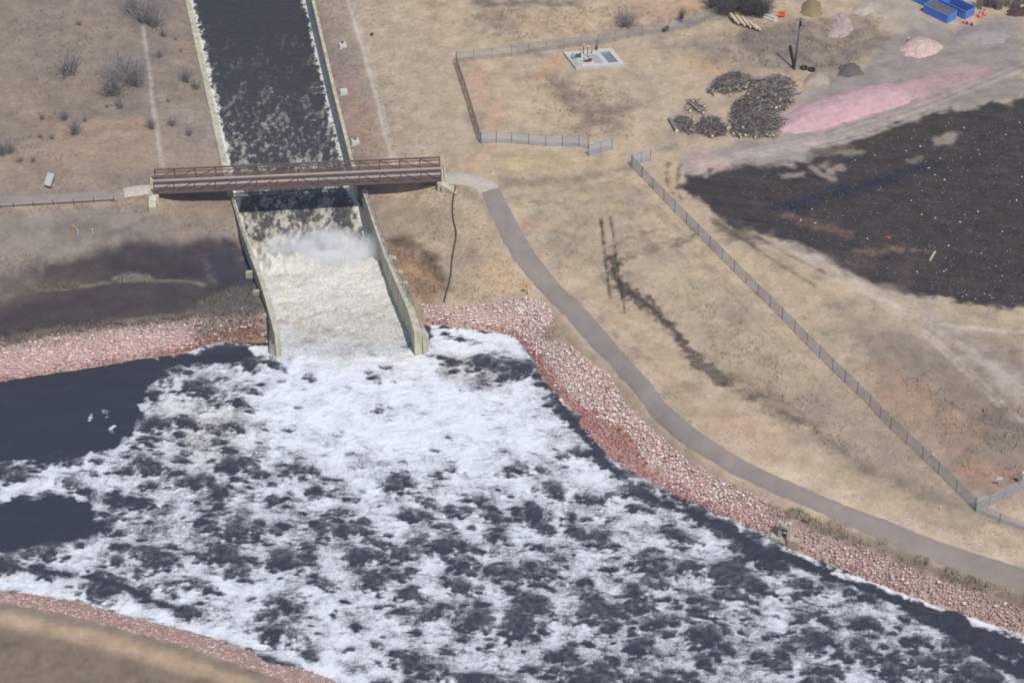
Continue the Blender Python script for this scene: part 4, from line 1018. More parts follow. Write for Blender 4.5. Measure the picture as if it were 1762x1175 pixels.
# ================================================================== CHAIN LINK FENCES
def chain_mat(name='galvanised_chain_link', c=(.40, .43, .47), cov=.27):
    m, n, l, b = new_mat(name)
    b.inputs['Base Color'].default_value = (*c, 1); b.inputs['Roughness'].default_value = .55; b.inputs['Metallic'].default_value = .2
    ua = n.new('ShaderNodeAttribute'); ua.attribute_name = 'along'; ha = n.new('ShaderNodeAttribute'); ha.attribute_name = 'up'
    def M(op, a, c):
        q = n.new('ShaderNodeMath'); q.operation = op
        for k, s in enumerate((a, c)):
            if isinstance(s, (int, float)): q.inputs[k].default_value = s
            else: l.new(s, q.inputs[k])
        return q.outputs[0]
    def lines(op):
        v = M('FRACT', M('MULTIPLY', M(op, ua.outputs['Fac'], ha.outputs['Fac']), 12.0), 0)
        return M('LESS_THAN', v, cov)
    f = M('MAXIMUM', lines('ADD'), lines('SUBTRACT'))
    tr = n.new('ShaderNodeBsdfTransparent'); mx = n.new('ShaderNodeMixShader')
    l.new(f, mx.inputs[0]); l.new(tr.outputs[0], mx.inputs[1]); l.new(b.outputs[0], mx.inputs[2])
    l.new(mx.outputs[0], n['Material Output'].inputs[0])
    return m
M_LINK = chain_mat(c=(.48, .52, .57), cov=.33); M_LINK_OPEN = chain_mat('open_chain_link', (.36, .38, .40), .13); M_LINK_DARK = chain_mat('dark_chain_link', (.06, .065, .075), .36)
M_GALV = mat('galvanised_post', (150, 156, 162), .5, .1, 4, metal=.2, spec=.4)
M_DARKP = mat('dull_grey_post', (88, 92, 98), .6, .15, 4)
def fence(px, label, h=1.85, sp=3.0, name='chain_link_fence', top=True, bright=False, cat='fence', link_m=None):
    P = GL(px); Q = []
    for a, b_ in zip(P[:-1], P[1:]):
        n_ = max(1, int(round(np.linalg.norm((b_ - a)[:2]) / sp)))
        for k in range(n_):
            p = a + (b_ - a) * k / n_; Q.append(p)
    Q.append(P[-1])
    for q in Q: q[2] = zg(q)
    t = thing(name, label, cat, Q[0])
    V = []; F = []; U = []; Hh = []; s = 0
    for i, q in enumerate(Q):
        if i: s += np.linalg.norm(q[:2] - Q[i - 1][:2])
        V += [q + EZ * .04, q + EZ * h]; U += [s, s]; Hh += [0, h]
        if i: F.append((2 * i - 2, 2 * i, 2 * i + 1, 2 * i - 1))
    o = link('mesh_panel', np_mesh('mesh_panel', np.array(V) - OFF[t.name], np.array(F), link_m or M_LINK, False, {'along': U, 'up': Hh}), t); OFF[o.name] = OFF[t.name]
    if top:
        m_ = MB()
        for a, b_ in zip(Q[:-1], Q[1:]): m_.tube(a + EZ * h, b_ + EZ * h, .03, n=5)
        m_.build('top_rail', M_GALV, t)
    m_ = MB(); m_.tube((0, 0, -.2), (0, 0, h + .08), .042, n=7); me_ = m_.mesh('post', M_GALV if bright else M_DARKP)
    m2 = MB(); m2.tube((0, 0, -.2), (0, 0, h + .15), .065, n=8); me2 = m2.mesh('post', M_GALV)
    for i, q in enumerate(Q): sub('post', me2 if i in (0, len(Q) - 1) else me_, t, q)
    return t
fence([(1086,287),(1161,365),(1263,468),(1432,637),(1496,700),(1532,738),(1614,815),(1676,877)], 'longest chain link fence, running diagonally down from the gate to the corner by the path')
fence([(1678,876),(1701,871),(1727,859),(1764,841),(1830,812)], 'chain link fence running up to the right from the fence corner at the lower right', sp=2.4, bright=True)
fence([(1679,880),(1720,896),(1764,913),(1840,945)], 'low chain link fence running down to the right edge from the lower right corner', h=1.2)
fence([(785,112),(805,174),(826.5,246)], 'chain link fence seen edge on, dark, along the left side of the fenced compound', h=1.9, sp=2.5, link_m=M_LINK_DARK)
fence([(828,247),(880,246.5),(939,252),(996,252),(1012,256)], 'chain link fence along the near side of the fenced compound')
fence([(786,108),(815,104),(847,102),(880,98),(940,88),(1000,80),(1059,72),(1105,62),(1150,55),(1186,50),(1238,26),(1300,8)], 'long pale chain link fence along the far side of the compound behind the pad', bright=True, link_m=M_LINK_OPEN)
fence([(1013,269),(1033,263),(1053,257)], 'open chain link gate leaf at the end of the near compound fence', sp=1.7, name='chain_link_gate', cat='gate', bright=True)
fence([(1088,286),(1103,281),(1119,277)], 'open chain link gate leaf at the top end of the diagonal fence', sp=1.6, name='chain_link_gate', cat='gate', bright=True)

# low rail fence along the left path
M_WHITE = mat('white_painted_rail', (180, 176, 178), .6, .06, 4)
P = [G(x, y) for x, y in ((-34,360),(0,358.5),(23.5,357),(58,355),(92,353),(127,351),(162,349),(196,347))]
t = thing('guard_fence', 'low pale rail fence on dark posts along the left path', 'fence', P[0])
m_ = MB()
for a, b_ in zip(P[:-1], P[1:]): m_.bar(a + EZ * .55, b_ + EZ * .55, .07, .30)
m_.build('rail', M_WHITE, t)
m_ = MB(); m_.box((0, 0, .4), EX, EY, EZ, .05, .06, .46); me_ = m_.mesh('post', M_DARKP)
for p in P: sub('post', me_, t, p)
# ================================================================== RIPRAP
def ico():
    bm = bmesh.new(); bmesh.ops.create_icosphere(bm, subdivisions=1, radius=1.0)
    V = np.array([v.co[:] for v in bm.verts]); F = np.array([[v.index for v in f.verts] for f in bm.faces]); bm.free(); return V, F
IV, IF = ico()
def sample_poly(poly, n):
    P = np.array([p[:2] for p in poly]); lo, hi = P.min(0), P.max(0); out = np.zeros((0, 2))
    while len(out) < n:
        q = lo + RS.rand(n * 2, 2) * (hi - lo); out = np.concatenate([out, q[inside(q[:, 0], q[:, 1], P)]])
    return out[:n]
def area(poly):
    P = np.array([p[:2] for p in poly]); x, y = P[:, 0], P[:, 1]; return .5 * abs(np.dot(x, np.roll(y, 1)) - np.dot(y, np.roll(x, 1)))
def rock_cloud(xy, r, colf, lift=.12):
    n = len(xy); z, _, _ = ground_at(xy[:, 0], xy[:, 1])
    S = np.ones((n, len(IV), 3)) * IV[None]
    S *= (1 + .38 * (RS.rand(n, len(IV), 1) - .5))
    S *= (np.stack([.8 + .5 * RS.rand(n), .8 + .5 * RS.rand(n), .32 + .3 * RS.rand(n)], 1) * r[:, None])[:, None, :]
    a = RS.rand(n) * 6.28; c, s = np.cos(a)[:, None], np.sin(a)[:, None]
    x = S[..., 0] * c - S[..., 1] * s; y = S[..., 0] * s + S[..., 1] * c
    V = np.stack([x + xy[:, :1], y + xy[:, 1:], S[..., 2] + (z + r * lift)[:, None]], -1).reshape(-1, 3)
    F = (IF[None] + (np.arange(n) * len(IV))[:, None, None]).reshape(-1, 3)
    return V, F, np.repeat(colf(xy, z), len(IV), 0)
DUST = [(190,160,154),(176,146,142),(200,172,166),(166,136,130),(182,154,142),(206,186,178),(158,134,126)]
PINK = [(222,182,176),(214,172,168),(228,196,188),(206,166,160),(232,208,196),(200,158,152),(232,214,200),(186,154,148),(216,190,180)]
MUTED = [(202,168,166),(194,158,158),(210,178,174),(186,152,150),(212,186,180),(172,146,144),(198,170,166)]
REDS = [(170,112,104),(158,100,94),(182,128,120),(150,96,90),(172,118,104),(192,140,130),(138,96,88)]
DULL = [(188,152,144),(176,140,132),(200,166,156),(162,130,122),(208,178,168),(150,124,116)]
def pal(p, n):
    c = np.array([alb(q) for q in p])[RS.randint(0, len(p), n)]
    c = c * .84 + c.mean(1, keepdims=True) * np.array((1.06, .99, .92)) * .16
    return np.clip(c * 1.52 * (1 + .24 * (RS.rand(n, 1) - .5)), 0, .8)
red_zone = [p[:2] for p in GL([(898,600),(915,597),(930,615),(946,634),(966,674),(1000,697),(1038,716),(1080,744),(1110,790),(1135,817),(1190,852),(1215,874),(1180,874),(1105,838),(1035,790),(990,730),(940,665),(910,620)])]
def col_right(xy, z):
    n = len(xy); d = sdf(xy[:, 0], xy[:, 1], red_zone) + .9 * fbm(xy[:, 0] / 1.5, xy[:, 1] / 1.5, 3, 5)
    wet = np.maximum(1 - sstep(-.7, .5, d), 1 - sstep(.3, 1.2, z - ZR + .5 * (RS.rand(n) - .5)))
    pk = RS.rand(n) < wet
    dz = RS.rand(n) < sstep(18, 34, xy[:, 0]) * .85 + .15
    return np.where(pk[:, None], pal(REDS, n), np.where(dz[:, None], pal(DUST, n), pal(PINK, n)))
def col_left(xy, z):
    n = len(xy); wet = 1 - sstep(.15, .9, z - ZR + .5 * (RS.rand(n) - .5)); pk = RS.rand(n) < wet
    top = RS.rand(n) < sstep(1.9, 3.0, z - ZR)
    c = np.where(pk[:, None], pal(REDS, n), pal(MUTED, n))
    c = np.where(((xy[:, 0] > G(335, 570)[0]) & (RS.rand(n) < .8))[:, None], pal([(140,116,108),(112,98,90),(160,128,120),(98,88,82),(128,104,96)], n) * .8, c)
    return np.where(top[:, None], pal([(140,130,118),(128,118,108),(176,150,142)], n), c)
def col_bl(xy, z): return pal(DULL, len(xy))
M_ROCK = attr_mat('quartzite_riprap', rough=.9, fine=5.0, amt=.2, bump=.03, spec=.2)
def riprap(a, b_, dens, r0, r1, colf, label, extra=None):
    P = [p[:2] for p in GL(list(a) + list(b_)[::-1])]
    n = int(area(P) * dens); xy = sample_poly(P, n)
    e = sdf(xy[:, 0], xy[:, 1], P) + .9 * (RS.rand(n) - .3)
    xy = xy[e < .2]
    if extra is not None:
        P2 = [p[:2] for p in GL(extra)]; xy = np.concatenate([xy, sample_poly(P2, int(area(P2) * dens))])
    z, _, _ = ground_at(xy[:, 0], xy[:, 1]); ok = z > ZR - .5; o_ = G(1349, 921); ok &= np.hypot(xy[:, 0] - o_[0], xy[:, 1] - o_[1]) > 1.5; xy = xy[ok]
    r = r0 + (r1 - r0) * RS.rand(len(xy)) ** 2
    V, F, Cc = rock_cloud(xy, r, colf)
    o = link('riprap', np_mesh('riprap', V, F, M_ROCK, False, None, {'col': Cc}))
    tag(o, label, 'riprap', 'broken stone on the banks', 'stuff')
riprap(shore_right, rip_rock, 34.0, .06, .21, col_right, 'band of broken pink and red stone along the curving right bank', [(885,520),(920,512),(948,528),(945,560),(905,575),(890,560)])
riprap(shore_left, rip_left, 30.0, .07, .22, col_left, 'band of dusky pink broken stone along the left bank below the flooded basin')
riprap(shore_bl, rip_bl, 26.0, .07, .22, col_bl, 'band of dull brown pink stone along the near bank at the bottom left')
# the largest single boulders
bprot = []
for k in range(9):
    v = IV.copy(); rr = np.random.RandomState(50 + k); v *= (1 + .45 * (rr.rand(len(v), 1) - .5)); v *= (.7 + .5 * rr.rand(), .7 + .5 * rr.rand(), .55 + .3 * rr.rand())
    c = [(222,200,184),(214,180,170),(204,162,154),(198,150,142),(226,206,190),(188,142,134),(196,172,160),(152,88,80),(140,78,70)][k]
    bprot.append(np_mesh('boulder', v, IF, mat('boulder_stone', c, .9, .18, 3.5, bump=.03, raw=np.clip(alb(c) * 1.25, 0, .8))))
zone = [p[:2] for p in GL([(950,612),(985,606),(1045,660),(1075,705),(1130,755),(1180,800),(1250,840),(1330,880),(1330,915),(1240,880),(1180,850),(1110,800),(1040,720),(965,640)])]
zone2 = [p[:2] for p in GL([(1380,920),(1500,955),(1620,1005),(1760,1060),(1760,1080),(1620,1035),(1500,985),(1385,945)])]
zone3 = [p[:2] for p in GL([(0,600),(150,575),(300,560),(430,555),(430,575),(300,595),(150,620),(0,640)])]
xy = np.concatenate([sample_poly(zone, 120), sample_poly(zone2, 40), sample_poly(zone3, 50)])
for k, q in enumerate(xy):
    on_r = k < 160
    inr = float(sdf(q[:1], q[1:], red_zone)[0]) < -.2
    i = (7 + k % 2) if inr else k % 7
    o = link('boulder', bprot[i], None, (q[0], q[1], zg(q) + .22)); o.rotation_euler = (random.uniform(-.4, .4), random.uniform(-.4, .4), random.uniform(0, 6.3))
    s = random.uniform(.18, .31) if k < 120 else random.uniform(.18, .3); o.scale = (s, s, s)
    if k < 160 and inr: tag(o, 'dark red angular boulder low on the curving right bank', 'boulder', 'boulders among the riprap')
    elif k < 160: tag(o, 'pale pink angular boulder on the right bank between path and river', 'boulder', 'boulders among the riprap')
    else: tag(o, 'dusky pink boulder on the left bank below the flooded basin', 'boulder', 'boulders among the riprap')

# ================================================================== DRY GRASS
def grass():
    n = 110000
    x = -88 + 176 * RS.rand(n); y = 186 + 158 * RS.rand(n)
    z, c, g = ground_at(x, y)
    m = (g > .55) & (z > ZP + .1) & (RS.rand(n) < np.clip(g, 0, 1))
    P = GL([(640,335),(900,330)])
    x, y, z, c = x[m], y[m], z[m], c[m]; n = len(x)
    for L in (path_mid,):
        Q = [W(*p) for p in L]; d = seg_dist(x, y, Q); k = d > 2.2; x, y, z, c = x[k], y[k], z[k], c[k]
    n = len(x); nb = 4
    h = (.03 + .10 * RS.rand(n) ** 2)[:, None] * (.7 + .5 * RS.rand(n, nb)); a = RS.rand(n, nb) * 6.28; w_ = .05 + .07 * RS.rand(n, nb); le = .30 * RS.rand(n, nb)
    bx = x[:, None] + 1.2 * (RS.rand(n, nb) - .5); by = y[:, None] + 1.2 * (RS.rand(n, nb) - .5); bz = np.repeat(z[:, None], nb, 1) - .02
    ca, sa = np.cos(a), np.sin(a)
    V = np.stack([np.stack([bx - sa * w_, by + ca * w_, bz], -1), np.stack([bx + sa * w_, by - ca * w_, bz], -1), np.stack([bx + ca * le, by + sa * le, bz + h], -1)], 2).reshape(-1, 3)
    F = np.arange(len(V)).reshape(-1, 3)
    cc = np.repeat(c * (1.03 + .28 * (RS.rand(n, 1) - .5)), nb * 3, 0)
    gm = attr_mat('dry_grass_blades', rough=.9, fine=3, amt=.15, bump=0, spec=.0); gn = gm.node_tree.nodes; up_ = gn.new('ShaderNodeCombineXYZ'); up_.inputs[2].default_value = 1.0
    gm.node_tree.links.new(up_.outputs[0], gn['Principled BSDF'].inputs['Normal'])
    o = link('dry_grass', np_mesh('dry_grass', V, F, gm, False, None, {'col': cc}))
    tag(o, 'short tan dry grass covering the open ground', 'grass', None, 'stuff')
grass()
def weeds():
    zones = [([(1230,55),(1350,35),(1520,30),(1480,110),(1350,125),(1240,110)], 2600), ([(1690,700),(1762,700),(1762,850),(1640,800),(1540,640)], 1500), ([(900,120),(1080,160),(1090,240),(930,235)], 1600), ([(800,20),(1080,10),(1230,20),(1100,50),(850,75)], 2200),
             ([(10,20),(230,20),(240,280),(20,280)], 2600), ([(1180,480),(1330,600),(1500,790),(1420,780),(1250,680)], 1500), ([(1300,860),(1460,905),(1700,1005),(1690,1030),(1440,935),(1330,885)], 1500), ([(0,570),(200,550),(440,535),(440,548),(200,565),(0,590)], 900), ([(660,410),(760,440),(770,500),(720,515)], 700)]
    P = np.concatenate([sample_poly([p[:2] for p in GL(q)], n) for q, n in zones])
    k = fbm(P[:, 0] / 3, P[:, 1] / 3, 3, 801) > -.05; P = P[k]; n = len(P); x, y = P[:, 0], P[:, 1]; z, c, g = ground_at(x, y)
    h = .25 + .55 * RS.rand(n) ** 2; w_ = .02 + .035 * RS.rand(n); a = RS.rand(n) * 6.28; le = .25 * RS.randn(n, 2)
    V = np.stack([np.stack([x - np.cos(a) * w_, y - np.sin(a) * w_, z - .02], 1), np.stack([x + np.cos(a) * w_, y + np.sin(a) * w_, z - .02], 1), np.stack([x + le[:, 0], y + le[:, 1], z + h], 1)], 1).reshape(-1, 3)
    t = RS.rand(n); cc = np.where((t < .45)[:, None], c * .62, np.where((t < .8)[:, None], c * 1.05, alb((206, 190, 160)))) * (.85 + .3 * RS.rand(n, 1))
    gm = attr_mat('dry_weed_stalks', rough=.9, fine=3, amt=.15, bump=0, spec=.0); gn = gm.node_tree.nodes; up_ = gn.new('ShaderNodeCombineXYZ'); up_.inputs[2].default_value = 1.0
    gm.node_tree.links.new(up_.outputs[0], gn['Principled BSDF'].inputs['Normal'])
    o = link('dry_weeds', np_mesh('dry_weeds', V, np.arange(3 * n).reshape(-1, 3), gm, False, None, {'col': np.repeat(cc, 3, 0)}))
    tag(o, 'taller dead weed stalks in rough patches of the fields', 'weeds', None, 'stuff')
weeds()
# ================================================================== HEAPS OF EARTH AND GRAVEL
def heap(name, px, hmax, slope, srgb, label, cat='pile', seed=0, res=.25, rough=.12, m=None):
    P = [p[:2] for p in GL(px)]
    xs = [p[0] for p in P]; ys = [p[1] for p in P]
    x = np.arange(min(xs) - 1, max(xs) + 1, res); y = np.arange(min(ys) - 1, max(ys) + 1, res)
    A, B = np.meshgrid(x, y); s = A.shape; a, b_ = A.ravel(), B.ravel()
    d = -sdf(a, b_, P) + .5 * fbm(a / 2, b_ / 2, 3, 600 + seed)
    h = hmax * (1 - np.exp(-np.clip(d, 0, None) * slope / hmax)) * (1 + .35 * fbm(a / 3, b_ / 3, 3, 610 + seed)) + rough * fbm(a / .8, b_ / .8, 3, 620 + seed) * (d > 0)
    z = ground_at(a, b_)[0]; zz = np.where(d > 0, z + h + .03, z - .15)
    k = (d > -.5).reshape(s); fk = k[:-1, :-1] & k[:-1, 1:] & k[1:, 1:] & k[1:, :-1]
    ii = np.arange(len(a)).reshape(s)
    F = np.stack([ii[:-1, :-1][fk], ii[:-1, 1:][fk], ii[1:, 1:][fk], ii[1:, :-1][fk]], -1)
    u = np.unique(F); r = np.full(len(a), -1); r[u] = np.arange(len(u))
    V = np.stack([a, b_, zz], 1)[u]; c = V.mean(0); c[2] = V[:, 2].min()
    o = link(name, np_mesh(name, V - c, r[F], m or (mat('loose_stone', srgb, .95, .38, 3.5, bump=.12, spec=.1) if rough > .25 else mat(name + '_soil', srgb, .95, .16, .9, bump=.05, spec=.1)), True), None, c)
    OFF[o.name] = c
    return tag(o, label, cat)
heap('gravel_pile', [(1338,226),(1350,200),(1378,182),(1425,168),(1475,153),(1515,146),(1545,149),(1562,158),(1572,170),(1560,180),(1480,203),(1420,222),(1370,231)], 1.3, .5, (208,172,174), 'long low ridge of pink gravel in the yard beside the brush', seed=1, rough=.05)
heap('rubble_pile', [(1548,84),(1562,70),(1585,64),(1612,72),(1624,82),(1608,94),(1582,101),(1556,97)], 1.3, .7, (214,186,178), 'small pile of pale pink rubble next to a lone traffic cone', seed=2, rough=.3)
heap('gravel_pile', [(1638,66),(1652,52),(1690,42),(1715,48),(1738,60),(1728,74),(1690,79),(1650,76)], 1.3, .5, (163,153,150), 'broad pile of grey gravel in front of the blue containers', seed=3, rough=.05)
heap('dirt_pile', [(1380,148),(1392,128),(1410,121),(1424,132),(1427,146),(1405,150)], 1.1, .7, (178,162,148), 'small tan dirt pile below the two old tyres', seed=4)
heap('dirt_pile', [(1441,132),(1444,114),(1462,107),(1480,114),(1486,128),(1462,134)], 1.2, .7, (112,103,99), 'dark brown dirt mound at the edge of the gravel yard', seed=5)
heap('dirt_pile', [(1374,24),(1380,6),(1398,-4),(1412,6),(1414,26),(1394,31)], 1.6, .8, (150,134,102), 'olive brown earth mound right of the orange sign', seed=6)
heap('rubble_pile', [(1424,62),(1432,40),(1448,22),(1464,30),(1470,52),(1452,68)], .8, .5, (186,168,162), 'heap of pinkish broken stone between olive mound and yard', seed=7, rough=.5)
heap('dirt_pile', [(1462,22),(1480,6),(1502,4),(1505,20),(1486,28)], .7, .5, (190,178,164), 'low pale sandy mound at the top of the yard', seed=8)

# ================================================================== BLUE CONTAINERS
M_BLUE = mat('blue_painted_steel', (84, 142, 236), .5, .12, 2, spec=.4)
M_BLUE_D = mat('dark_inside', (52, 46, 50), .9, .2, 2)
M_FILL = mat('brown_rubbish_fill', (112, 102, 94), .95, .3, 1.5, bump=.1)
M_TARP = mat('off_white_tarp', (220, 216, 205), .7, .08, 1.5)
def container(px, lab, ln=5.0, wd=2.4, ht=1.25, fill='fill', vec=None):
    a = G(*px); a[2] = zg(a)
    u = G(px[0] + 23.5, px[1] - 3.5) - a; u[2] = 0; u /= np.linalg.norm(u)
    v = np.array((-u[1], u[0], 0)); v = v * .90 - u * .44; v /= np.linalg.norm(v); u = np.array((v[1], -v[0], 0))
    t = thing('waste_container', lab, 'container', a + u * wd / 2 + v * ln / 2, 'blue waste containers in the yard')
    def q(i, j, k): return a + u * i + v * j + EZ * k
    th = .06
    m_ = MB()
    m_.box(q(wd / 2, ln / 2, .14), u, v, EZ, wd / 2, ln / 2, .06)
    m_.box(q(th / 2, ln / 2, .1 + ht / 2), u, v, EZ, th / 2, ln / 2 - .05, ht / 2 + .1); m_.box(q(wd - th / 2, ln / 2, .1 + ht / 2), u, v, EZ, th / 2, ln / 2 - .05, ht / 2 + .1)
    m_.box(q(wd / 2, ln - th / 2, .1 + ht / 2), u, v, EZ, wd / 2 - .06, th / 2, ht / 2 + .1)
    m_.build('body', M_BLUE, t)
    for i0, i1 in ((.03, wd / 2 - .02), (wd / 2 + .02, wd - .03)):
        m_ = MB(); m_.box(q((i0 + i1) / 2, 0, .1 + ht / 2), u, v, EZ, (i1 - i0) / 2, .04, ht / 2 + .08); d_ = m_.build('door', M_BLUE, t)
    m_ = MB()
    for j in np.arange(.5, ln - .2, .62):
        for i in (-.05, wd + .05): m_.box(q(i, j, .1 + ht / 2), u, v, EZ, .05, .06, ht / 2)
    m_.build('rib', M_BLUE, t)
    m_ = MB()
    for i in (-.02, wd + .02): m_.box(q(i, ln / 2, ht + .22), u, v, EZ, .07, ln / 2, .06)
    m_.box(q(wd / 2, ln, ht + .22), u, v, EZ, wd / 2 - .1, .07, .055); m_.build('top_rim', M_BLUE, t)
    if fill == 'fill': m_ = MB(); m_.box(q(wd / 2, ln / 2, ht * .5 + .18), u, v, EZ, wd / 2 - .08, ln / 2 - .08, ht * .5 - .05); m_.build('rubbish_fill', M_FILL, t)
    elif fill == 'tarp': m_ = MB(); m_.box(q(wd / 2, ln / 2, ht + .30), u, v, EZ, wd / 2 + .02, ln / 2 + .02, .03); m_.build('tarp', M_TARP, t)
    else: m_ = MB(); m_.box(q(wd / 2, ln / 2, .26), u, v, EZ, wd / 2 - .08, ln / 2 - .08, .05); m_.build('dark_floor', M_BLUE_D, t)  # plain dark sheet laid on the floor of an empty container
    return t
container((1629.5, 41), 'blue open container with ribbed side, heaped with brown rubbish')
container((1660, 34), 'blue open container standing nearly empty, dark inside, behind two cones', fill='dark')
container((1599, 15), 'blue container under an off white tarp at the upper left of the group', fill='tarp', ln=4)
container((1622, 12), 'blue container under an off white tarp in the middle of the back row', fill='tarp', ln=4)
container((1642, 9.5), 'uncovered blue container at the right end of the back row', fill='dark', ln=4)

# ================================================================== TRAFFIC CONES AND SIGNS
M_ORANGE = mat('orange_plastic', (226, 78, 52), .5, .05, 4); M_CW = mat('white_band', (235, 232, 228), .5, .03, 4); M_BLK = mat('black_rubber', (44, 44, 48), .8, .1, 5)
def cone(px, lab, s=1.0):
    a = G(*px); a[2] = zg(a) + .01
    t = thing('traffic_cone', lab, 'traffic cone', a, 'orange traffic cones in the yard')
    m_ = MB(); m_.box(a + EZ * .03, EX, EY, EZ, .22 * s, .22 * s, .03); m_.build('base', M_ORANGE, t)
    m_ = MB(); m_.lathe(a, [(.2 * s, .06), (.125 * s, .45 * s), (.06 * s, .86 * s)], 12); m_.build('body', M_ORANGE, t, True)
    for z0, z1, r0, r1 in ((.46, .84, .135, .072),):
        m_ = MB(); m_.lathe(a, [(r0 * s, z0 * s), (r1 * s, z1 * s)], 12); m_.build('white_collar', M_CW, t, True)
cone((1562.5, 72.5), 'lone orange traffic cone standing behind the pale pink rubble pile', 1.1)
cone((1672, 44.5), 'orange traffic cone with bright white collar nearest the grey gravel pile', 1.2)
cone((1664, 42), 'orange traffic cone between the two front blue containers, second from right', 1.05)
cone((1657.5, 40.3), 'small orange cone tucked closest to the brown filled blue container', .75)
for px, lab in (((1685.5, 30), 'orange barricade drum right of the empty blue container'), ((1693, 26), 'orange barricade drum farther right of the blue containers')):
    a = G(*px); a[2] = zg(a); t = thing('traffic_drum', lab, 'traffic drum', a)
    m_ = MB(); m_.lathe(a, [(.38, 0), (.38, .1), (.28, .12), (.26, .9), (.2, .98)], 14); m_.build('body', M_ORANGE, t, True)
    for z0 in (.35, .65): m_ = MB(); m_.lathe(a, [(.283, z0), (.28, z0 + .12)], 14); m_.build('white_band', M_CW, t, True)
def upright(a, dx=0., dz=1.): return a + EZ * dz
a = G(1345, 31); a[2] = zg(a); t = thing('road_work_sign', 'orange roadwork sign with a dark symbol beside the white barrier', 'sign', a)
M_SIGN_O = mat('fluorescent_orange_sheet', (244, 98, 48), .5, .04, 4); fwd = np.array((.15, -.95, .25)); fwd /= np.linalg.norm(fwd); sx_ = np.cross(EZ, fwd); sx_ /= np.linalg.norm(sx_); su = np.cross(fwd, sx_)
m_ = MB(); m_.box(a + EZ * .75, sx_, su, fwd, .58, .42, .02); m_.build('panel', M_SIGN_O, t)
m_ = MB(); m_.box(a + EZ * .76 + fwd * .025, sx_, su, fwd, .26, .05, .004); m_.box(a + EZ * .84 + sx_ * .12 + fwd * .025, (sx_ + su) * .7071, (su - sx_) * .7071, fwd, .14, .05, .004); m_.build('symbol', M_BLK, t)
m_ = MB()
for s in (-.4, .4): m_.tube(a + sx_ * s, a + sx_ * s + EZ * .5, .03, n=6)
m_.build('stand', M_DARKP, t)
# white barrier
P = [G(x, y) for x, y in ((1315,31),(1322,34),(1331,37.5),(1338,38))]
t = thing('concrete_barrier', 'curved off white barrier lying left of the orange sign', 'barrier', P[0]); m_ = MB()
for p, q in zip(P[:-1], P[1:]): m_.bar(p + EZ * .2, q + EZ * .2, .8, .4); m_.bar(p + EZ * .62, q + EZ * .62, .32, .44)
m_.build('barrier_body', M_TARP, t)
# stacked pale timbers
M_TIMB = mat('fresh_cut_timber', (222, 206, 172), .8, .16, 3); M_BARK = mat('grey_brown_bark', (146, 138, 133), .95, .3, 5, bump=.02); M_CUT = mat('cut_log_end', (250, 232, 190), .85, .08, 6)
a = G(1262, 37); t = thing('timber_stack', 'stack of pale sawn timbers lying on the grass near the top edge', 'timber stack', a)
for k in range(9):
    p0 = G(1259 + k * 5.2, 35 + k * 1.6 + (2 if k > 5 else 0)); p1 = G(1266 + k * 5.2, 44 + k * 1.5); 
    lft = .25 + .35 * (k % 2 == 0) * (k < 7)
    m_ = MB(); v = p1 - p0; p0 = p0 - v * .4; m_.bar(p0 + EZ * (.2 + lft), p1 + EZ * (.2 + lft), .36, .3); m_.build('timber', M_TIMB, t)
m_ = MB()
for k in (1, 4, 7): p = G(1262 + k * 5, 40 + k * 1.4); m_.box(p + EZ * .15, EX, EY, EZ, .5, .12, .17)
m_.build('bearer', M_BARK, t)

# ================================================================== UTILITY POLE, PIPE, TYRES
a = G(1366.5, 120); a[2] = zg(a); top = a + np.array((.35, 0, 9.2)); t = thing('utility_pole', 'tall grey wooden utility pole with a small dark fitting near its top', 'utility pole', a)
M_POLE = mat('weathered_pole_wood', (104, 104, 110), .9, .15, 6)
m_ = MB(); m_.tube(a - EZ * .3, top, .17, .12, 10); m_.build('pole_shaft', M_POLE, t, True)
m_ = MB(); c = top - EZ * .9 + np.array((0, -.25, 0)); m_.lathe(c, [(.12, -.45), (.2, -.4), (.2, .35), (.1, .42)], 10); m_.build('transformer', M_BLK, t, True)
m_ = MB(); m_.bar(top - EZ * .35 - EX * .55, top - EZ * .35 + EX * .55, .09, .1); m_.build('crossarm', M_POLE, t)
for s in (-.45, .45): m_ = MB(); m_.tube(top - EZ * .3 + EX * s, top - EZ * .1 + EX * s, .04, n=6); m_.build('insulator', M_DARKP, t)
P = smooth_line([G(1360,82) + EZ * .2, G(1361.5,90) + EZ * .25, G(1363.5,101) + EZ * .2, G(1365,110) + EZ * .2, G(1365.5,118) + EZ * .2], 2)
m_ = MB(); m_.path(P, .22, 8); o = m_.build('drain_pipe', M_BLK, None, True); tag(o, 'curved black pipe lying beside the foot of the utility pole', 'pipe')
def tyre(px, lab, z=.0, r=.62):
    a = G(*px); a[2] = zg(a) + z
    t = thing('old_tyre', lab, 'tyre', a, 'old tyres by the pole')
    m_ = MB(); m_.lathe(a, [(r * .55, .06), (r * .9, 0), (r, .1), (r, .26), (r * .9, .36), (r * .55, .30), (r * .52, .18)], 18); 
    m_.f = [f for f in m_.f if len(f) == 4]; n = 18; m_.f += [(6 * n + k, 6 * n + (k + 1) % n, (k + 1) % n, k) for k in range(n)]
    m_.build('tread', M_BLK, t, True)
    return t
tyre((1383, 119), 'black tyre lying flat nearest the utility pole'); tyre((1396.5, 121.5), 'black tyre lying flat, farther from the pole, with water inside')
m_ = MB(); a = G(1396.5, 121.5); m_.lathe(a, [(.33, .05), (.33, .12)], 14); o = m_.build('puddle', mp); tag(o, 'small puddle of water inside the right hand tyre', 'puddle')

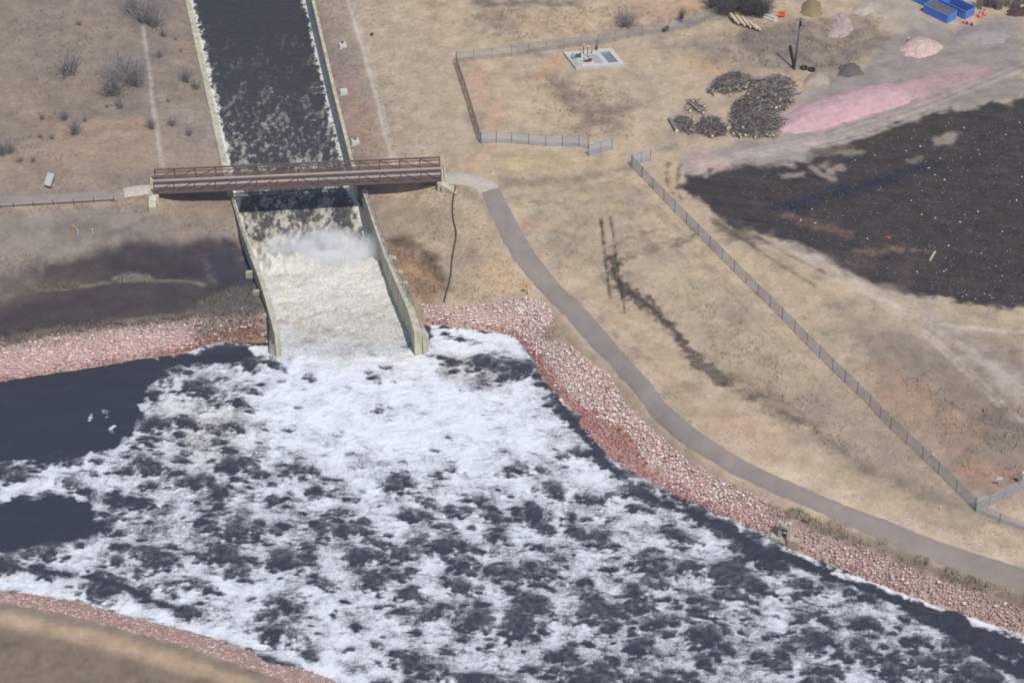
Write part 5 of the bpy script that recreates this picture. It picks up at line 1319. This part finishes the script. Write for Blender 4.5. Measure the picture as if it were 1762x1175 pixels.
# ================================================================== CONCRETE PAD WITH EQUIPMENT
pad = [G(970, 92), G(1051.5, 84), G(1075, 112), G(991, 119)]
zp = max(zg(p) for p in pad) + .12
pad = [W(970, 90, zp + .35), W(1051.5, 82.5, zp + .35), W(1075, 109.5, zp + .35), W(991, 116.5, zp + .35)]
pc = sum(pad) / 4; zt = zp + .35
tp = thing('concrete_pad', 'low concrete pad with two grating panels inside the fenced compound', 'concrete pad', (pc[0], pc[1], zp - .3))
M_PAD = mat('clean_concrete', (212, 210, 204), .85, .08, 1.5)
def pq(u, v): return (pad[0] * (1 - u) + pad[1] * u) * (1 - v) + (pad[3] * (1 - u) + pad[2] * u) * v
def slab_hole(m_, u0, u1, v0, v1):
    m_.prism([pq(u0, v0), pq(u1, v0), pq(u1, v1), pq(u0, v1)], zp - .6, zt)
m_ = MB(); g0, g1, gv0, gv1 = .70, .90, .16, .88
slab_hole(m_, 0, g0, 0, 1); slab_hole(m_, g1, 1, 0, 1); slab_hole(m_, g0 + 1e-4, g1 - 1e-4, 0, gv0); slab_hole(m_, g0 + 1e-4, g1 - 1e-4, gv1, 1)
m_.build('slab', M_PAD, tp)
M_GRATE = mat('steel_grating', (150, 158, 166), .5, .1, 8, metal=.3)
m_ = MB(); m_.prism([pq(g0, gv0), pq(g1, gv0), pq(g1, gv1), pq(g0, gv1)], zp - .5, zt - .28); m_.build('sunken_grating', M_GRATE, tp)
m_ = MB(); m_.prism([pq(.435, .32), pq(.605, .32), pq(.605, .86), pq(.435, .86)], zt - .03, zt + .035); m_.build('cover_plate', mat('grey_cover_plate', (178,178,178), .6, .1, 4), tp)
M_PIPEB = mat('brown_vent_pipe', (92, 78, 72), .7, .15, 5); M_RED = mat('red_valve_paint', (150, 70, 66), .6, .15, 5)
def onpad(u, v): p = pq(u, v).copy(); p[2] = zt; return p
for (u, v, h, lab) in ((.37, .18, 1.5, 'slim brown vent pipe at the back of the concrete pad'), (.38, .45, 1.9, 'taller brown vent pipe in the middle of the concrete pad')):
    p = onpad(u, v); t = thing('vent_pipe', lab, 'vent pipe', p); m_ = MB(); m_.tube(p, p + EZ * h, .07, n=8); m_.build('riser', M_PIPEB, t); m_ = MB(); m_.lathe(p, [(.09, h - .02), (.16, h + .05), (.1, h + .2)], 10); m_.build('cap', M_TIMB, t)
p = onpad(.70, .03); t = thing('antenna_mast', 'slim pale antenna mast at the back edge of the concrete pad', 'mast', p); m_ = MB(); m_.tube(p, p + EZ * 2.2, .05, n=8); m_.build('mast_tube', M_GALV, t); m_ = MB(); m_.box(p + EZ * .45 + np.array((-.1, -.1, 0)), EX, EY, EZ, .16, .1, .3); m_.build('control_box', M_DARKP, t); m_ = MB(); m_.tube(p + EZ * 2.1 - EX * .3, p + EZ * 2.1 + EX * .3, .02, n=5); m_.build('antenna_arm', M_GALV, t)
m_ = MB(); p = onpad(.665, .06); m_.tube(p, p + EZ * 1.3, .05, n=7); m_.box(p + EZ * .4, EX, EY, EZ, .14, .12, .4); o = m_.build('control_post', M_DARKP); tag(o, 'dark control post just left of the antenna mast on the pad', 'control post')
p = onpad(.52, .26); t = thing('valve_stand', 'red valve stand behind the grey cover plate on the pad', 'valve', p); m_ = MB(); m_.tube(p, p + EZ * .75, .08, n=8); m_.build('stem', M_RED, t); m_ = MB(); m_.tube(p + EZ * .75 - EX * .25, p + EZ * .75 + EX * .25, .04, n=6); m_.build('handle', M_RED, t); m_ = MB(); m_.tube(p + EZ * .75, p + EZ * 1.15, .04, n=6); m_.build('indicator', M_TARP, t)
p = onpad(.30, .72); t = thing('pump_unit', 'cluster of brown pump and pipework on the front of the pad', 'pump', p)
m_ = MB(); m_.tube(p - EX * .35 + EZ * .25, p + EX * .35 + EZ * .25, .2, n=10); m_.build('pump_body', M_PIPEB, t)
for dx, h in ((-.5, .9), (.25, 1.0), (.55, .55)): m_ = MB(); m_.tube(p + EX * dx, p + EX * dx + EZ * h, .06, n=7); m_.build('pipe', M_PIPEB, t)
m_ = MB(); m_.box(p + np.array((.55, .35, .15)), EX, EY, EZ, .22, .22, .18); m_.build('base_block', M_RED, t)
p = onpad(.21, .38); m_ = MB(); m_.box(p + EZ * .22, EX, EY, EZ, .42, .28, .22); m_.tube(p + EX * .3 + EZ * .4, p + EX * .3 + EZ * .75, .12, n=8); o = m_.build('control_cabinet', M_DARKP); tag(o, 'dark low control cabinet on the left half of the pad', 'cabinet')
p = onpad(.09, .42); m_ = MB(); m_.box(p + EZ * .35, EX, np.array((0, .5, .86)), np.array((0, -.86, .5)), .3, .45, .04); m_.box(p + EZ * .12, EX, EY, EZ, .3, .3, .11); o = m_.build('open_hatch', M_GRATE); tag(o, 'small open hatch lid near the left edge of the pad', 'hatch')
a0, a1 = onpad(.05, .62), onpad(.05, .97); t = thing('safety_rail', 'short white safety rail at the near left corner of the pad', 'railing', a0)
for p in (a0, (a0 + a1) / 2, a1, onpad(.12, .97)): m_ = MB(); m_.tube(p, p + EZ * 1.05, .035, n=6); m_.build('post', M_GALV, t)
for h in (.55, 1.03): m_ = MB(); m_.path([a0 + EZ * h, a1 + EZ * h, onpad(.12, .97) + EZ * h], .03, 6); m_.build('rail', M_GALV, t)

# ================================================================== BRUSH AND LOGS
def brush_mesh(px, n, hmax, seed, name='brush_pile'):
    rs = np.random.RandomState(seed); P = [p[:2] for p in GL(px)]
    lo, hi = np.array(P).min(0), np.array(P).max(0); m_ = MB(); m_.mi = []; k = 0; c0 = (lo + hi) / 2; ang0 = rs.rand() * 3
    while k < n:
        q = lo + rs.rand(2) * (hi - lo); d = -float(sdf(np.array([q[0]]), np.array([q[1]]), P)[0])
        if d < -.1: continue
        k += 1
        hm = hmax * (1 - math.exp(-max(d, .1) * 1.0)); z = zg(q) + rs.rand() ** .7 * hm
        an = rs.rand() * 6.28; L = .5 + 1.3 * rs.rand(); tl = rs.uniform(-.2, .6)
        v = np.array((math.cos(an), math.sin(an), tl)) * L / 2; c = np.array((q[0], q[1], z + .05)); r = .018 + .05 * rs.rand() ** 3
        mid = c + rs.randn(3) * .1
        f0 = len(m_.f); m_.tube(c - v, mid, r, r * .8, 4, False); m_.tube(mid, c + v, r * .8, r * .3, 4, False); m_.mi += [int(rs.choice(3, p=(.58, .33, .09)))] * (len(m_.f) - f0)
    return m_
M_BR1 = mat('dead_branches', (98, 91, 90), .95, .3, 1.5)
M_BR2 = mat('dead_branches_dark', (92, 86, 86), .95, .3, 1.5)
M_BR3 = mat('grey_branches', (150, 140, 136), .95, .25, 2); M_BR4 = mat('peeled_branches', (204, 188, 164), .95, .15, 2)
def brush(px, n, h, seed, lab, core=True, m=M_BR1):
    m_ = brush_mesh(px, n, h, seed); o = m_.build('brush_pile', m); [o.data.materials.append(q) for q in (M_BR3, M_BR4)]; o.data.polygons.foreach_set('material_index', np.array(m_.mi, np.int32)); tag(o, lab, 'brush pile'); return o
brush([(1252,225),(1262,180),(1290,158),(1330,150),(1362,160),(1362,180),(1340,195),(1345,215),(1335,236),(1300,238),(1262,236)], 2600, 1.5, 1, 'largest heap of dead branches, against the pink gravel ridge', m=M_BR2)
brush([(1217,160),(1232,135),(1262,124),(1290,130),(1300,150),(1270,160),(1235,163)], 800, 1.2, 2, 'heap of dead branches at the back, above the round log heap')
brush([(1290,150),(1300,138),(1340,128),(1366,140),(1368,160),(1330,158)], 500, .9, 3, 'low heap of branches with long pale logs under the dirt pile')
brush([(1158,212),(1165,202),(1185,203),(1195,222),(1190,233),(1170,226)], 450, 1.1, 4, 'small heap of branches beside the big leaning log')
brush([(1196,220),(1212,204),(1232,203),(1250,222),(1246,234),(1222,236),(1200,230)], 800, 1.2, 5, 'rounded heap of branches between the big log and the stump')
brush([(1177,192),(1182,172),(1198,172),(1213,186),(1212,196),(1192,198)], 160, .6, 6, 'sparse ring of branches and short logs standing apart')
def log(name, p0, p1, r, lab, group=None):
    t = thing(name, lab, 'log', p0, group); p0 = np.array(p0, float); p1 = np.array(p1, float)
    m_ = MB(); m_.tube(p0, p1, r * .92, r, 10); m_.build('bark', M_BARK, t, False)
    d = (p1 - p0) / np.linalg.norm(p1 - p0)
    for e, sg in ((p1, 1), (p0, -1)):
        m_ = MB(); m_.tube(e + d * sg * .003, e + d * sg * .014, r * .95 if sg > 0 else r * .85, n=10); m_.build('cut_end', M_CUT, t)
    return t
log('fallen_log', G(1152,207) + EZ * .3, G(1164.5,228) + EZ * .3, .30, 'big grey log leaning out at the left end, cut end facing the viewer')
log('tree_stump', G(1254,220) + EZ * .5, G(1254,226) + EZ * .45, .44, 'thick log with the largest bright cut face, in front of the brush')
log('fallen_log', G(1305,142) + EZ * .6, G(1321,138.5) + EZ * .6, .2, 'long pale stripped log lying on top of the back brush heap')
log('fallen_log', G(1347,157) + EZ * .5, G(1361,154) + EZ * .5, .22, 'short pale log at the right end of the back brush heap')
log('fallen_log', G(1345,170) + EZ * .4, G(1379,162) + EZ * .3, .12, 'thin grey log sticking out right towards the gravel')
log('fallen_log', G(1338,205) + EZ * .5, G(1375,215) + EZ * .3, .12, 'thin grey log lying on the edge of the pink gravel')
log('fallen_log', G(1187,180) + EZ * .3, G(1199,190) + EZ * .3, .22, 'grey log lying across the ring of short logs')
LG = [(1193,174),(1208,180),(1211,183),(1188,191),(1203,190),(1209,194),(1213,202),(1229,163),(1256,155),(1257,163),(1268,155),(1283,155),(1219,152),(1226,156),(1290,182),(1316,158),(1318,161),(1328,166),(1334,168),(1342,176),(1304,174),(1305,190),(1335,190),(1327,188),(1340,188),(1272,232),(1274,236),(1278,224),(1300,236),(1320,231),(1325,234),(1330,233),(1301,227),(1188,223),(1193,225),(1225,234),(1352,213),(1315,227),(1345,180),(1312,166),(1360,172),(1287,168),(1262,230),(1282,232)]
for k, (x, y) in enumerate(LG):
    p = G(x, y + 3); an = random.uniform(-.6, .6); d = np.array((math.sin(an), -math.cos(an), random.uniform(-.1, .25))); zz = .35 + (.5 if 1265 < x < 1345 and y < 225 else 0)
    log('short_log', p + EZ * zz - d * random.uniform(.3, .8), p + EZ * zz + d * .15, random.uniform(.15, .25), 'short cut log with a pale sawn end among the brush heaps', 'short logs in the brush heaps')

# ================================================================== BARE SHRUBS
def shrub_mesh(seed, n=46, h=2.0, spread=.55):
    rs = np.random.RandomState(seed); m_ = MB()
    for k in range(n):
        an = rs.rand() * 6.28; lean = spread * rs.rand() ** .6; L = h * (.55 + .5 * rs.rand())
        p = np.array((.25 * rs.randn() * .6, .25 * rs.randn() * .6, -.05)); d = np.array((math.cos(an) * lean, math.sin(an) * lean, 1.)); d /= np.linalg.norm(d); r = .013 + .012 * rs.rand()
        for s in range(3):
            q = p + d * L / 3; m_.tube(p, q, r, r * .7, 3, False)
            if s:
                for b_ in range(3):
                    d2 = d + rs.randn(3) * .5; d2 /= np.linalg.norm(d2); e = p + (q - p) * rs.rand(); m_.tube(e, e + d2 * L * .30, r * .6, r * .25, 3, False)
            p = q; r *= .7; d = d + rs.randn(3) * .14; d /= np.linalg.norm(d)
    return m_
M_TWIG = mat('bare_twigs', (150, 144, 142), .95, .2, 2)
M_TWIGD = mat('bare_dark_twigs', (112, 106, 106), .95, .2, 2)
SH = [shrub_mesh(70 + k, 34 + 8 * (k % 3)).mesh('bare_shrub', M_TWIG) for k in range(4)] + [shrub_mesh(90 + k, 60, 2.0, .4).mesh('bare_shrub', M_TWIGD) for k in range(2)]
def shrub(px, py, hpx, lab, k, sx=1.0, group=None):
    a = G(px, py); a[2] = zg(a); s = hpx / (scale_at(px, py) * .85) / 2.0
    o = link('bare_shrub', SH[k], None, a); o.scale = (s * sx, s * sx, s); o.rotation_euler = (0, 0, random.uniform(0, 6.3)); tag(o, lab, 'shrub', group)
big = [(118,130,48,'dense grey bare shrub standing alone high in the left field',0,1.3),(222,140,48,'widest grey bare shrub beside the thin pale track',1,1.7),(198,163,42,'low spreading bare shrub joined to the widest one below left',2,1.5),(237,150,36,'bare shrub touching the thin pale track by the widest shrub',3,1.3),
       (246,38,44,'tall bare shrub at the top beside the thin pale track',0,1.4),(266,48,46,'bare shrub just right of the thin pale track near the top',3,1.2),(228,24,34,'bare shrub highest up on the left side of the thin track',2,1.2),(1172,38,24,'small upright bare tree below the dark thicket',4,.7),(1077,46,28,'reddish brown bare shrub outside the far compound fence',1,1.6)]
for x, y, h, lab, k, sx in big: shrub(x, y, h, lab, k, sx)
small_l = [(208,187,22),(112,207,20),(130,231,30),(73,206,14),(147,210,12),(18,264,26),(4,268,26),(35,280,16),(57,279,12),(137,44,12),(70,238,10),(90,240,14)]
small_r = [(320,142,26),(338,154,20),(298,217,22),(325,234,18),(260,222,22),(282,64,14),(302,70,8),(275,100,20),(312,90,8),(290,176,8),(185,186,10)]
for j, (x, y, h) in enumerate(small_l): shrub(x, y, h, 'small bare grey shrub scattered in the dry field left of the thin track', j % 4, 1.2, 'small shrubs left of the thin track')
for j, (x, y, h) in enumerate(small_r): shrub(x, y, h, 'small bare grey shrub on the strip between thin track and channel', (j + 1) % 4, 1.2, 'small shrubs by the channel')
for j in range(13):
    shrub(1232 + j * 7 + random.uniform(-2, 2), 18 + random.uniform(-8, 8) + (6 if j > 7 else 0), random.uniform(26, 40), 'dark leafless shrub in the thicket at the top edge above the pale timbers', 4 + j % 2, 1.5, 'dark thicket at the top edge')
for j in range(14):
    shrub(1682 + j * 6 + random.uniform(-2, 2), 14 + random.uniform(-7, 4), random.uniform(18, 30), 'tall dry brown weeds behind the orange drums at the top right corner', j % 4, .7, 'dry weeds at the top right')
def clump(px, n, h, seed, lab, srgb):
    rs = np.random.RandomState(seed); P = [p[:2] for p in GL(px)]; xy = sample_poly(P, n); m_ = MB()
    for q in xy:
        p = np.array((q[0], q[1], zg(q) - .05))
        for _ in range(3):
            d = np.array((rs.randn() * .3, rs.randn() * .3, 1.)); L = h * (.4 + .6 * rs.rand()); m_.tube(p, p + d * L, .03, .01, 3, False)
    o = m_.build('dry_reeds', mat('dry_reeds', srgb, .95, .25, 1.2)); tag(o, lab, 'reeds', None, 'stuff')
clump([(322,548),(345,520),(395,500),(436,498),(448,545),(390,552)], 700, .9, 5, 'grey dead reeds between the flooded basin and the left chute wall', (140,133,124))
clump([(0,588),(90,570),(200,556),(330,543),(330,552),(200,566),(90,580),(0,600)], 700, .55, 6, 'dull dead reeds along the top of the left stone bank', (136,126,116))
clump([(64,490),(135,488),(135,497),(66,499)], 160, .7, 7, 'pale dead reeds on the spit in the flooded basin', (150,138,120))
clump([(190,482),(230,474),(268,480),(262,486),(200,488)], 160, .6, 8, 'whitish dead reeds in the middle of the flooded basin', (165,160,148))

# ================================================================== SMALL THINGS
for px, lab, cap in (((591, 84), 'cream concrete drain box with a dark lid, farthest along the channel', 1), ((592.5, 164), 'cream concrete drain box without a dark lid, the middle of three', 0), ((612.5, 249), 'cream concrete drain box with a dark lid, nearest the footbridge', 1)):
    a = G(*px); a[2] = zg(a); t = thing('drain_box', lab, 'drain box', a); u, v = np.array((.97, .22, 0)), np.array((-.22, .97, 0))
    m_ = MB(); c = a + v * .55; V = []
    for z_, s in ((-.3, .68), (.5, .55)): V += [c + u * s * i + v * s * j + EZ * z_ for i, j in ((-1, -1), (1, -1), (1, 1), (-1, 1))]
    m_.add(V, [(0, 1, 2, 3), (4, 5, 6, 7), (0, 1, 5, 4), (1, 2, 6, 5), (2, 3, 7, 6), (3, 0, 4, 7)]); m_.build('box_body', M_PAD, t)
    if cap: m_ = MB(); m_.lathe(c + EZ * .5 + v * .25, [(.26, .003), (.26, .12), (.2, .16)], 12); m_.build('lid', M_DARKP, t)
a = G(607.5, 265); a[2] = zg(a); m_ = MB(); m_.tube(a, a + EZ * .6, .09, n=8); m_.lathe(a, [(.12, .6), (.12, .68), (.03, .74)], 8); o = m_.build('marker_post', M_TARP); tag(o, 'short white marker post between the nearest drain box and the bridge', 'post')
a = G(640, 61); m_ = MB(); m_.lathe(a, [(.35, 0), (.33, .25), (.2, .4)], 9); o = m_.build('hydrant', mat('dark_red_paint', (110, 66, 62), .7, .1, 5)); tag(o, 'small dark red capped pipe in the grass by the upper dirt track', 'pipe cap')
# trail sign
a = G(908, 507); a[2] = zg(a); b_ = a + np.array((-.22, 0, 1.35)); t = thing('trail_sign', 'small yellow sign on a dark post beside the asphalt path', 'sign', a)
m_ = MB(); m_.tube(a - EZ * .2, b_ + EZ * .3, .05, n=7); m_.build('post', M_DARKP, t); m_ = MB(); m_.box(b_ + np.array((0, -.06, .05)), EX, EZ, EY, .28, .3, .012); m_.build('panel', mat('yellow_sign_sheet', (236, 196, 40), .5, .04, 4), t)
m_ = MB(); m_.box(b_ + np.array((0, -.076, .05)), EX, EZ, EY, .05, .15, .003); m_.box(b_ + np.array((.0, -.076, .14)), EX, EZ, EY, .13, .04, .0025); m_.build('symbol', M_BLK, t)
# information board
a, c = G(75, 322), G(95, 323); t = thing('information_board', 'tilted pale information board on thin legs above the left path', 'information board', (a + c) / 2)
mid = (a + c) / 2 + EZ * .75; u = np.array((.85, -.35, 0)); u /= np.linalg.norm(u); n_ = np.array((-.25, -.62, .7)); n_ -= u * np.dot(n_, u); n_ /= np.linalg.norm(n_); v = np.cross(n_, u)
m_ = MB(); m_.box(mid + v * .55 - EX * .1, u, v, n_, .55, .95, .05); m_.build('panel', mat('pale_board', (196, 196, 192), .6, .08, 3), t)
m_ = MB(); m_.box(mid + v * .50 - EX * .06 - n_ * .08, u, v, n_, .60, 1.05, .028); m_.build('frame', M_DARKP, t)
for p, s in ((a, -.4), (c, .4)): m_ = MB(); m_.tube(p, mid + u * s, .05, n=6); m_.build('leg', M_TIMB, t)
M_YEL = mat('yellow_orange_paint', (236, 172, 44), .5, .05, 4)
for px, lab in (((125.5, 396), 'yellow marker post with a flat top in the mud, left of the pair'), ((130, 397.5), 'yellow marker post in the mud, shorter one right of the pair')):
    a = G(*px); t = thing('marker_post', lab, 'marker post', a); h = .85 if px[0] < 128 else .6
    m_ = MB(); m_.tube(a - EZ * .1, a + EZ * h, .06, n=8); m_.build('tube', M_YEL, t); m_ = MB(); m_.box(a + EZ * (h - .1) + EX * .08, EX, EY, EZ, .14, .04, .13); m_.build('plate', M_YEL, t)
for px, lab in (((134, 402), 'short white pipe in the mud below the yellow markers'), ((159.5, 401), 'short white pipe in the mud well right of the yellow markers'), ((417, 537), 'white marker post in the dead reeds by the left chute wall'), ((1605, 788), 'white marker post beside the long diagonal fence near its lower end'), ((1618, 878), 'small white pipe in the grass below the diagonal fence')):
    a = G(*px); a[2] = zg(a); m_ = MB(); m_.tube(a - EZ * .1, a + EZ * .6, .09, n=8); m_.lathe(a, [(.11, .6), (.11, .66), (.04, .7)], 8); o = m_.build('white_pipe', M_TARP); tag(o, lab, 'pipe')
a = G(1718, 836); a[2] = zg(a); t = thing('warning_sign', 'small white sign hanging on the fence at the lower right', 'sign', a); m_ = MB(); m_.box(a + EZ * 1.3 + np.array((0, -.1, 0)), EX, EZ, EY, .38, .22, .012); m_.build('panel', M_CW, t); m_ = MB(); m_.tube(a, a + EZ * 1.5, .035, n=6); m_.build('post', M_GALV, t)
a = G(1758, 836); a[2] = zg(a); m_ = MB(); m_.tube(a, a + EZ * 2.0, .22, n=10); m_.lathe(a, [(.3, 2.0), (.3, 2.15), (.1, 2.35)], 10); o = m_.build('vent_stack', M_TARP); tag(o, 'thick pale vent stack at the right edge behind the fence corner', 'vent')
# black hose
P = smooth_line([G(x, y, .07) for x, y in ((784,322),(778,350),(779,378),(786,402),(781,428),(777,450),(776,472),(771,494),(764,522))], 2)
for p in P: p[2] = max(p[2], zg(p) + .10)
m_ = MB(); m_.path(P, .11, 7); o = m_.build('drain_hose', mat('dull_black_hose', (74, 71, 66), .8, .15, 2), None, True); tag(o, 'long black drain hose snaking down the grass from the bridge end', 'hose')
# plank and scraps in the burnt field
p, q = G(1600, 450), G(1609, 434); m_ = MB(); m_.bar(p + EZ * .12, q + EZ * .12, .28, .2); o = m_.build('plank', mat('pale_plank', (190, 186, 160), .8, .1, 3)); tag(o, 'pale plank lying alone in the burnt field', 'plank')
fp = [p[:2] for p in GL([(1420,300),(1560,230),(1760,190),(1760,510),(1560,490),(1330,380)])]
M_SCRAP = mat('white_plastic_scrap', (215, 218, 224), .6, .1, 3)
sv = IV * (.9, .9, .5); scr = np_mesh('litter_scrap', sv, IF, M_SCRAP)
for q in sample_poly(fp, 95):
    o = link('litter_scrap', scr, None, (q[0], q[1], zg(q) + .05)); s = random.choice((.05, .06, .07, .08, .10, .15)); o.scale = (s, s * random.uniform(.8, 1.8), s); o.rotation_euler = (0, 0, random.uniform(0, 3)); tag(o, 'tiny white scrap of litter on the dark burnt field', 'litter', 'litter scraps on the burnt field')
fp2 = [p[:2] for p in GL([(1640,495),(1762,510),(1762,525),(1650,515)])]
for q in sample_poly(fp2, 18):
    o = link('litter_scrap', scr, None, (q[0], q[1], zg(q) + .05)); s = random.choice((.06, .08, .12)); o.scale = (s, s, s); tag(o, 'white scrap of litter along the near edge of the burnt field', 'litter', 'litter scraps along the burnt edge')
a = G(1530, 410); m_ = MB(); m_.box(a + EZ * .12, EX, EY, EZ, .2, .16, .1); m_.box(a + EZ * .1 + np.array((-.42, .1, 0)), EX, EY, EZ, .12, .1, .08); o = m_.build('litter_scrap', mat('red_scrap', (205, 96, 100), .6, .1, 3)); tag(o, 'reddish scrap of litter in the burnt field', 'litter')
def stubble():
    P = [p[:2] for p in GL([(1250,300),(1400,290),(1560,215),(1762,180),(1762,515),(1560,495),(1430,455),(1320,390)])]
    xy = sample_poly(P, 9000); n = len(xy); z = ground_at(xy[:, 0], xy[:, 1])[0]; a = RS.rand(n) * 6.28; h = .06 + .16 * RS.rand(n) ** 2; w_ = .03 + .03 * RS.rand(n)
    x, y = xy[:, 0], xy[:, 1]; le = .15 * RS.randn(n)
    V = np.stack([np.stack([x - np.cos(a) * w_, y - np.sin(a) * w_, z - .01], 1), np.stack([x + np.cos(a) * w_, y + np.sin(a) * w_, z - .01], 1), np.stack([x + le, y + .15 * RS.randn(n), z + h], 1)], 1).reshape(-1, 3)
    c = np.where((RS.rand(n) < .25)[:, None], alb((170, 160, 148)), alb((112, 104, 100)))
    o = link('crop_stubble', np_mesh('crop_stubble', V, np.arange(3 * n).reshape(-1, 3), attr_mat('stubble_stalks', rough=.9, bump=0), False, None, {'col': np.repeat(c, 3, 0)}))
    tag(o, 'burnt stubble and pale stalks on the dark field', 'stubble', None, 'stuff')
stubble()
# rust heap and machine at the top right
heap('scrap_pile', [(1730,26),(1738,16),(1766,12),(1790,16),(1790,26),(1745,30)], .8, .9, (92,70,64), 'rust brown scrap heap at the top right corner', seed=12, rough=.6)
a = G(1705, 6); t = thing('farm_trailer', 'dark blue machine with a white front partly cut off by the top edge', 'machine', a)
m_ = MB(); m_.box(a + EZ * .95, EX, EY, EZ, .85, 1.6, .4); m_.build('body', mat('dark_blue_paint', (40, 44, 64), .5, .1, 3), t); m_ = MB(); m_.box(a + np.array((-.55, -1.3, 1.5)), EX, EY, EZ, .2, .25, .2); m_.build('white_front', M_CW, t)
for sx2 in (-.95, .95):
    for sy2 in (-1.0, 1.0):
        m_ = MB(); c = a + np.array((sx2, sy2, .42)); m_.tube(c - EX * .12, c + EX * .12, .42, n=14); m_.build('wheel', M_BLK, t)
m_ = MB(); m_.bar(a + np.array((0, -1.6, .8)), a + np.array((.7, -2.6, .5)), .12, .12); m_.build('drawbar', M_DARKP, t)
# rusty box by the far fence, small dark debris
a = G(1145, 54); m_ = MB(); d = np.array((.75, .6, .2)); m_.bar(a - d * .6 + EZ * .4, a + d * .6 + EZ * .4, .5, .5); o = m_.build('rusty_tank', mat('rust_metal', (86, 66, 60), .8, .2, 4)); tag(o, 'rusty brown tank lying by the far compound fence', 'tank')
for k, (x, y) in enumerate([(1170,60),(1178,61),(1184,62)]):
    p = G(x, y); m_ = MB(); m_.bar(p + EZ * .1, p + EZ * .1 + np.array((.7, .1, 0)), .25, .14); o = m_.build('pale_board', M_TIMB); tag(o, 'pale board lying in the grass by the far compound fence', 'board', 'loose boards by the far fence')

# ================================================================== OUTFALL FRAME ON THE RIGHT BANK
a = G(1349, 921) + np.array((0, -.35, 0)); a[2] = zg(a) - .05; t = thing('outfall_gate', 'concrete outfall frame with a dark gate opening set in the right stone bank', 'outfall', a)
def oq(px, py, z): return W(px, py, z)
u = np.array((.86, -.5, 0)); u /= np.linalg.norm(u); v = np.array((-u[1], u[0], 0)); v = v if v[1] > 0 else -v
for s, h in ((-.55, 2.2), (.62, 2.7)):
    m_ = MB(); c = a + u * s; m_.box(c + EZ * (h / 2 - .5), u, v, EZ, .2, .28, h / 2 + .5); m_.build('post', M_WALL, t)
m_ = MB(); m_.box(a + u * .0 + EZ * 2.05 - v * .0, u, v, EZ, .40, .5, .2); m_.box(a + u * -.45 + EZ * 2.3, u, v, EZ, .42, .34, .095); m_.build('top_beam', M_WALL, t)
m_ = MB(); m_.box(a + EZ * 1.02 - v * .02, u, v, EZ, .36, .2, .14); m_.build('cross_beam', M_WALL, t)
m_ = MB(); m_.box(a + v * .32 + EZ * .75, u, v, EZ, .36, .05, 1.2); m_.build('gate_leaf', M_BLUE_D, t)
m_ = MB(); m_.tube(a + EZ * 2.25 - u * .1, a + EZ * 3.6 - u * .1, .06, n=7); m_.build('gate_stem', M_DARKP, t)
m_ = MB(); b_ = a + u * 1.5 - v * .2; m_.box(b_ + EZ * .0, u, v, EZ, .72, .5, .55); m_.box(b_ + u * .35 + EZ * .62, u, v, EZ, .34, .42, .065); m_.build('apron', mat('tan_concrete', (196, 176, 152), .9, .12, 2), t)
m_ = MB(); m_.box(a - u * .9 - v * .1 - EZ * .35, u, v, EZ, .75, .4, .3); m_.build('sill', M_WALL, t)

# ================================================================== SPRAY OVER THE HYDRAULIC JUMP
def spray():
    m, n, l, b = new_mat('spray_mist')
    n.remove(b); pv = n.new('ShaderNodeVolumePrincipled'); pv.inputs['Color'].default_value = (.95, .96, .98, 1); pv.inputs['Anisotropy'].default_value = -.3
    tc = n.new('ShaderNodeTexCoord'); no = n.new('ShaderNodeTexNoise'); no.inputs['Scale'].default_value = .30; no.inputs['Detail'].default_value = 6
    l.new(tc.outputs['Object'], no.inputs['Vector'])
    gr = n.new('ShaderNodeTexGradient'); gr.gradient_type = 'SPHERICAL'
    mp_ = n.new('ShaderNodeMapping'); mp_.inputs['Scale'].default_value = (.095, .18, .30); l.new(tc.outputs['Object'], mp_.inputs['Vector']); l.new(mp_.outputs[0], gr.inputs['Vector'])
    mr = n.new('ShaderNodeMapRange'); mr.inputs[1].default_value = .36; mr.inputs[2].default_value = .66; mr.inputs[3].default_value = 0; mr.inputs[4].default_value = 1.1; l.new(no.outputs['Fac'], mr.inputs[0])
    mu = n.new('ShaderNodeMath'); mu.operation = 'MULTIPLY'; l.new(mr.outputs[0], mu.inputs[0]); l.new(gr.outputs['Fac'], mu.inputs[1]); l.new(mu.outputs[0], pv.inputs['Density'])
    l.new(pv.outputs[0], n['Material Output'].inputs['Volume'])
    bm = bmesh.new(); bmesh.ops.create_icosphere(bm, subdivisions=3, radius=1.0); me = bpy.data.meshes.new('spray_mist')
    for v_ in bm.verts: v_.co.x *= 10.5; v_.co.y *= 5.5; v_.co.z *= 3.3
    bm.to_mesh(me); bm.free(); me.materials.append(m)
    c = W(560, 436, -5.4); o = link('spray_mist', me, None, c); o.rotation_euler = (0, 0, R(-2)); tag(o, 'white spray hanging over the foot of the chute', 'spray', None, 'stuff')
spray()

# ================================================================== THE AIR
def air():
    m, n, l, b = new_mat('thin_haze'); n.remove(b)
    pv = n.new('ShaderNodeVolumePrincipled'); pv.inputs['Color'].default_value = (.72, .86, 1.0, 1); pv.inputs['Density'].default_value = .00010; pv.inputs['Anisotropy'].default_value = 0.0
    l.new(pv.outputs[0], n['Material Output'].inputs['Volume'])
    me = bpy.data.meshes.new('haze'); bm = bmesh.new(); bmesh.ops.create_cube(bm, size=1.0)
    for v_ in bm.verts: v_.co.x *= 9000; v_.co.y *= 9000; v_.co.z = -11.5 if v_.co.z < 0 else 188.0
    bm.to_mesh(me); bm.free(); me.materials.append(m)
    o = link('haze', me); tag(o, 'thin pale haze filling the air over the whole scene', 'haze', None, 'stuff')
air()
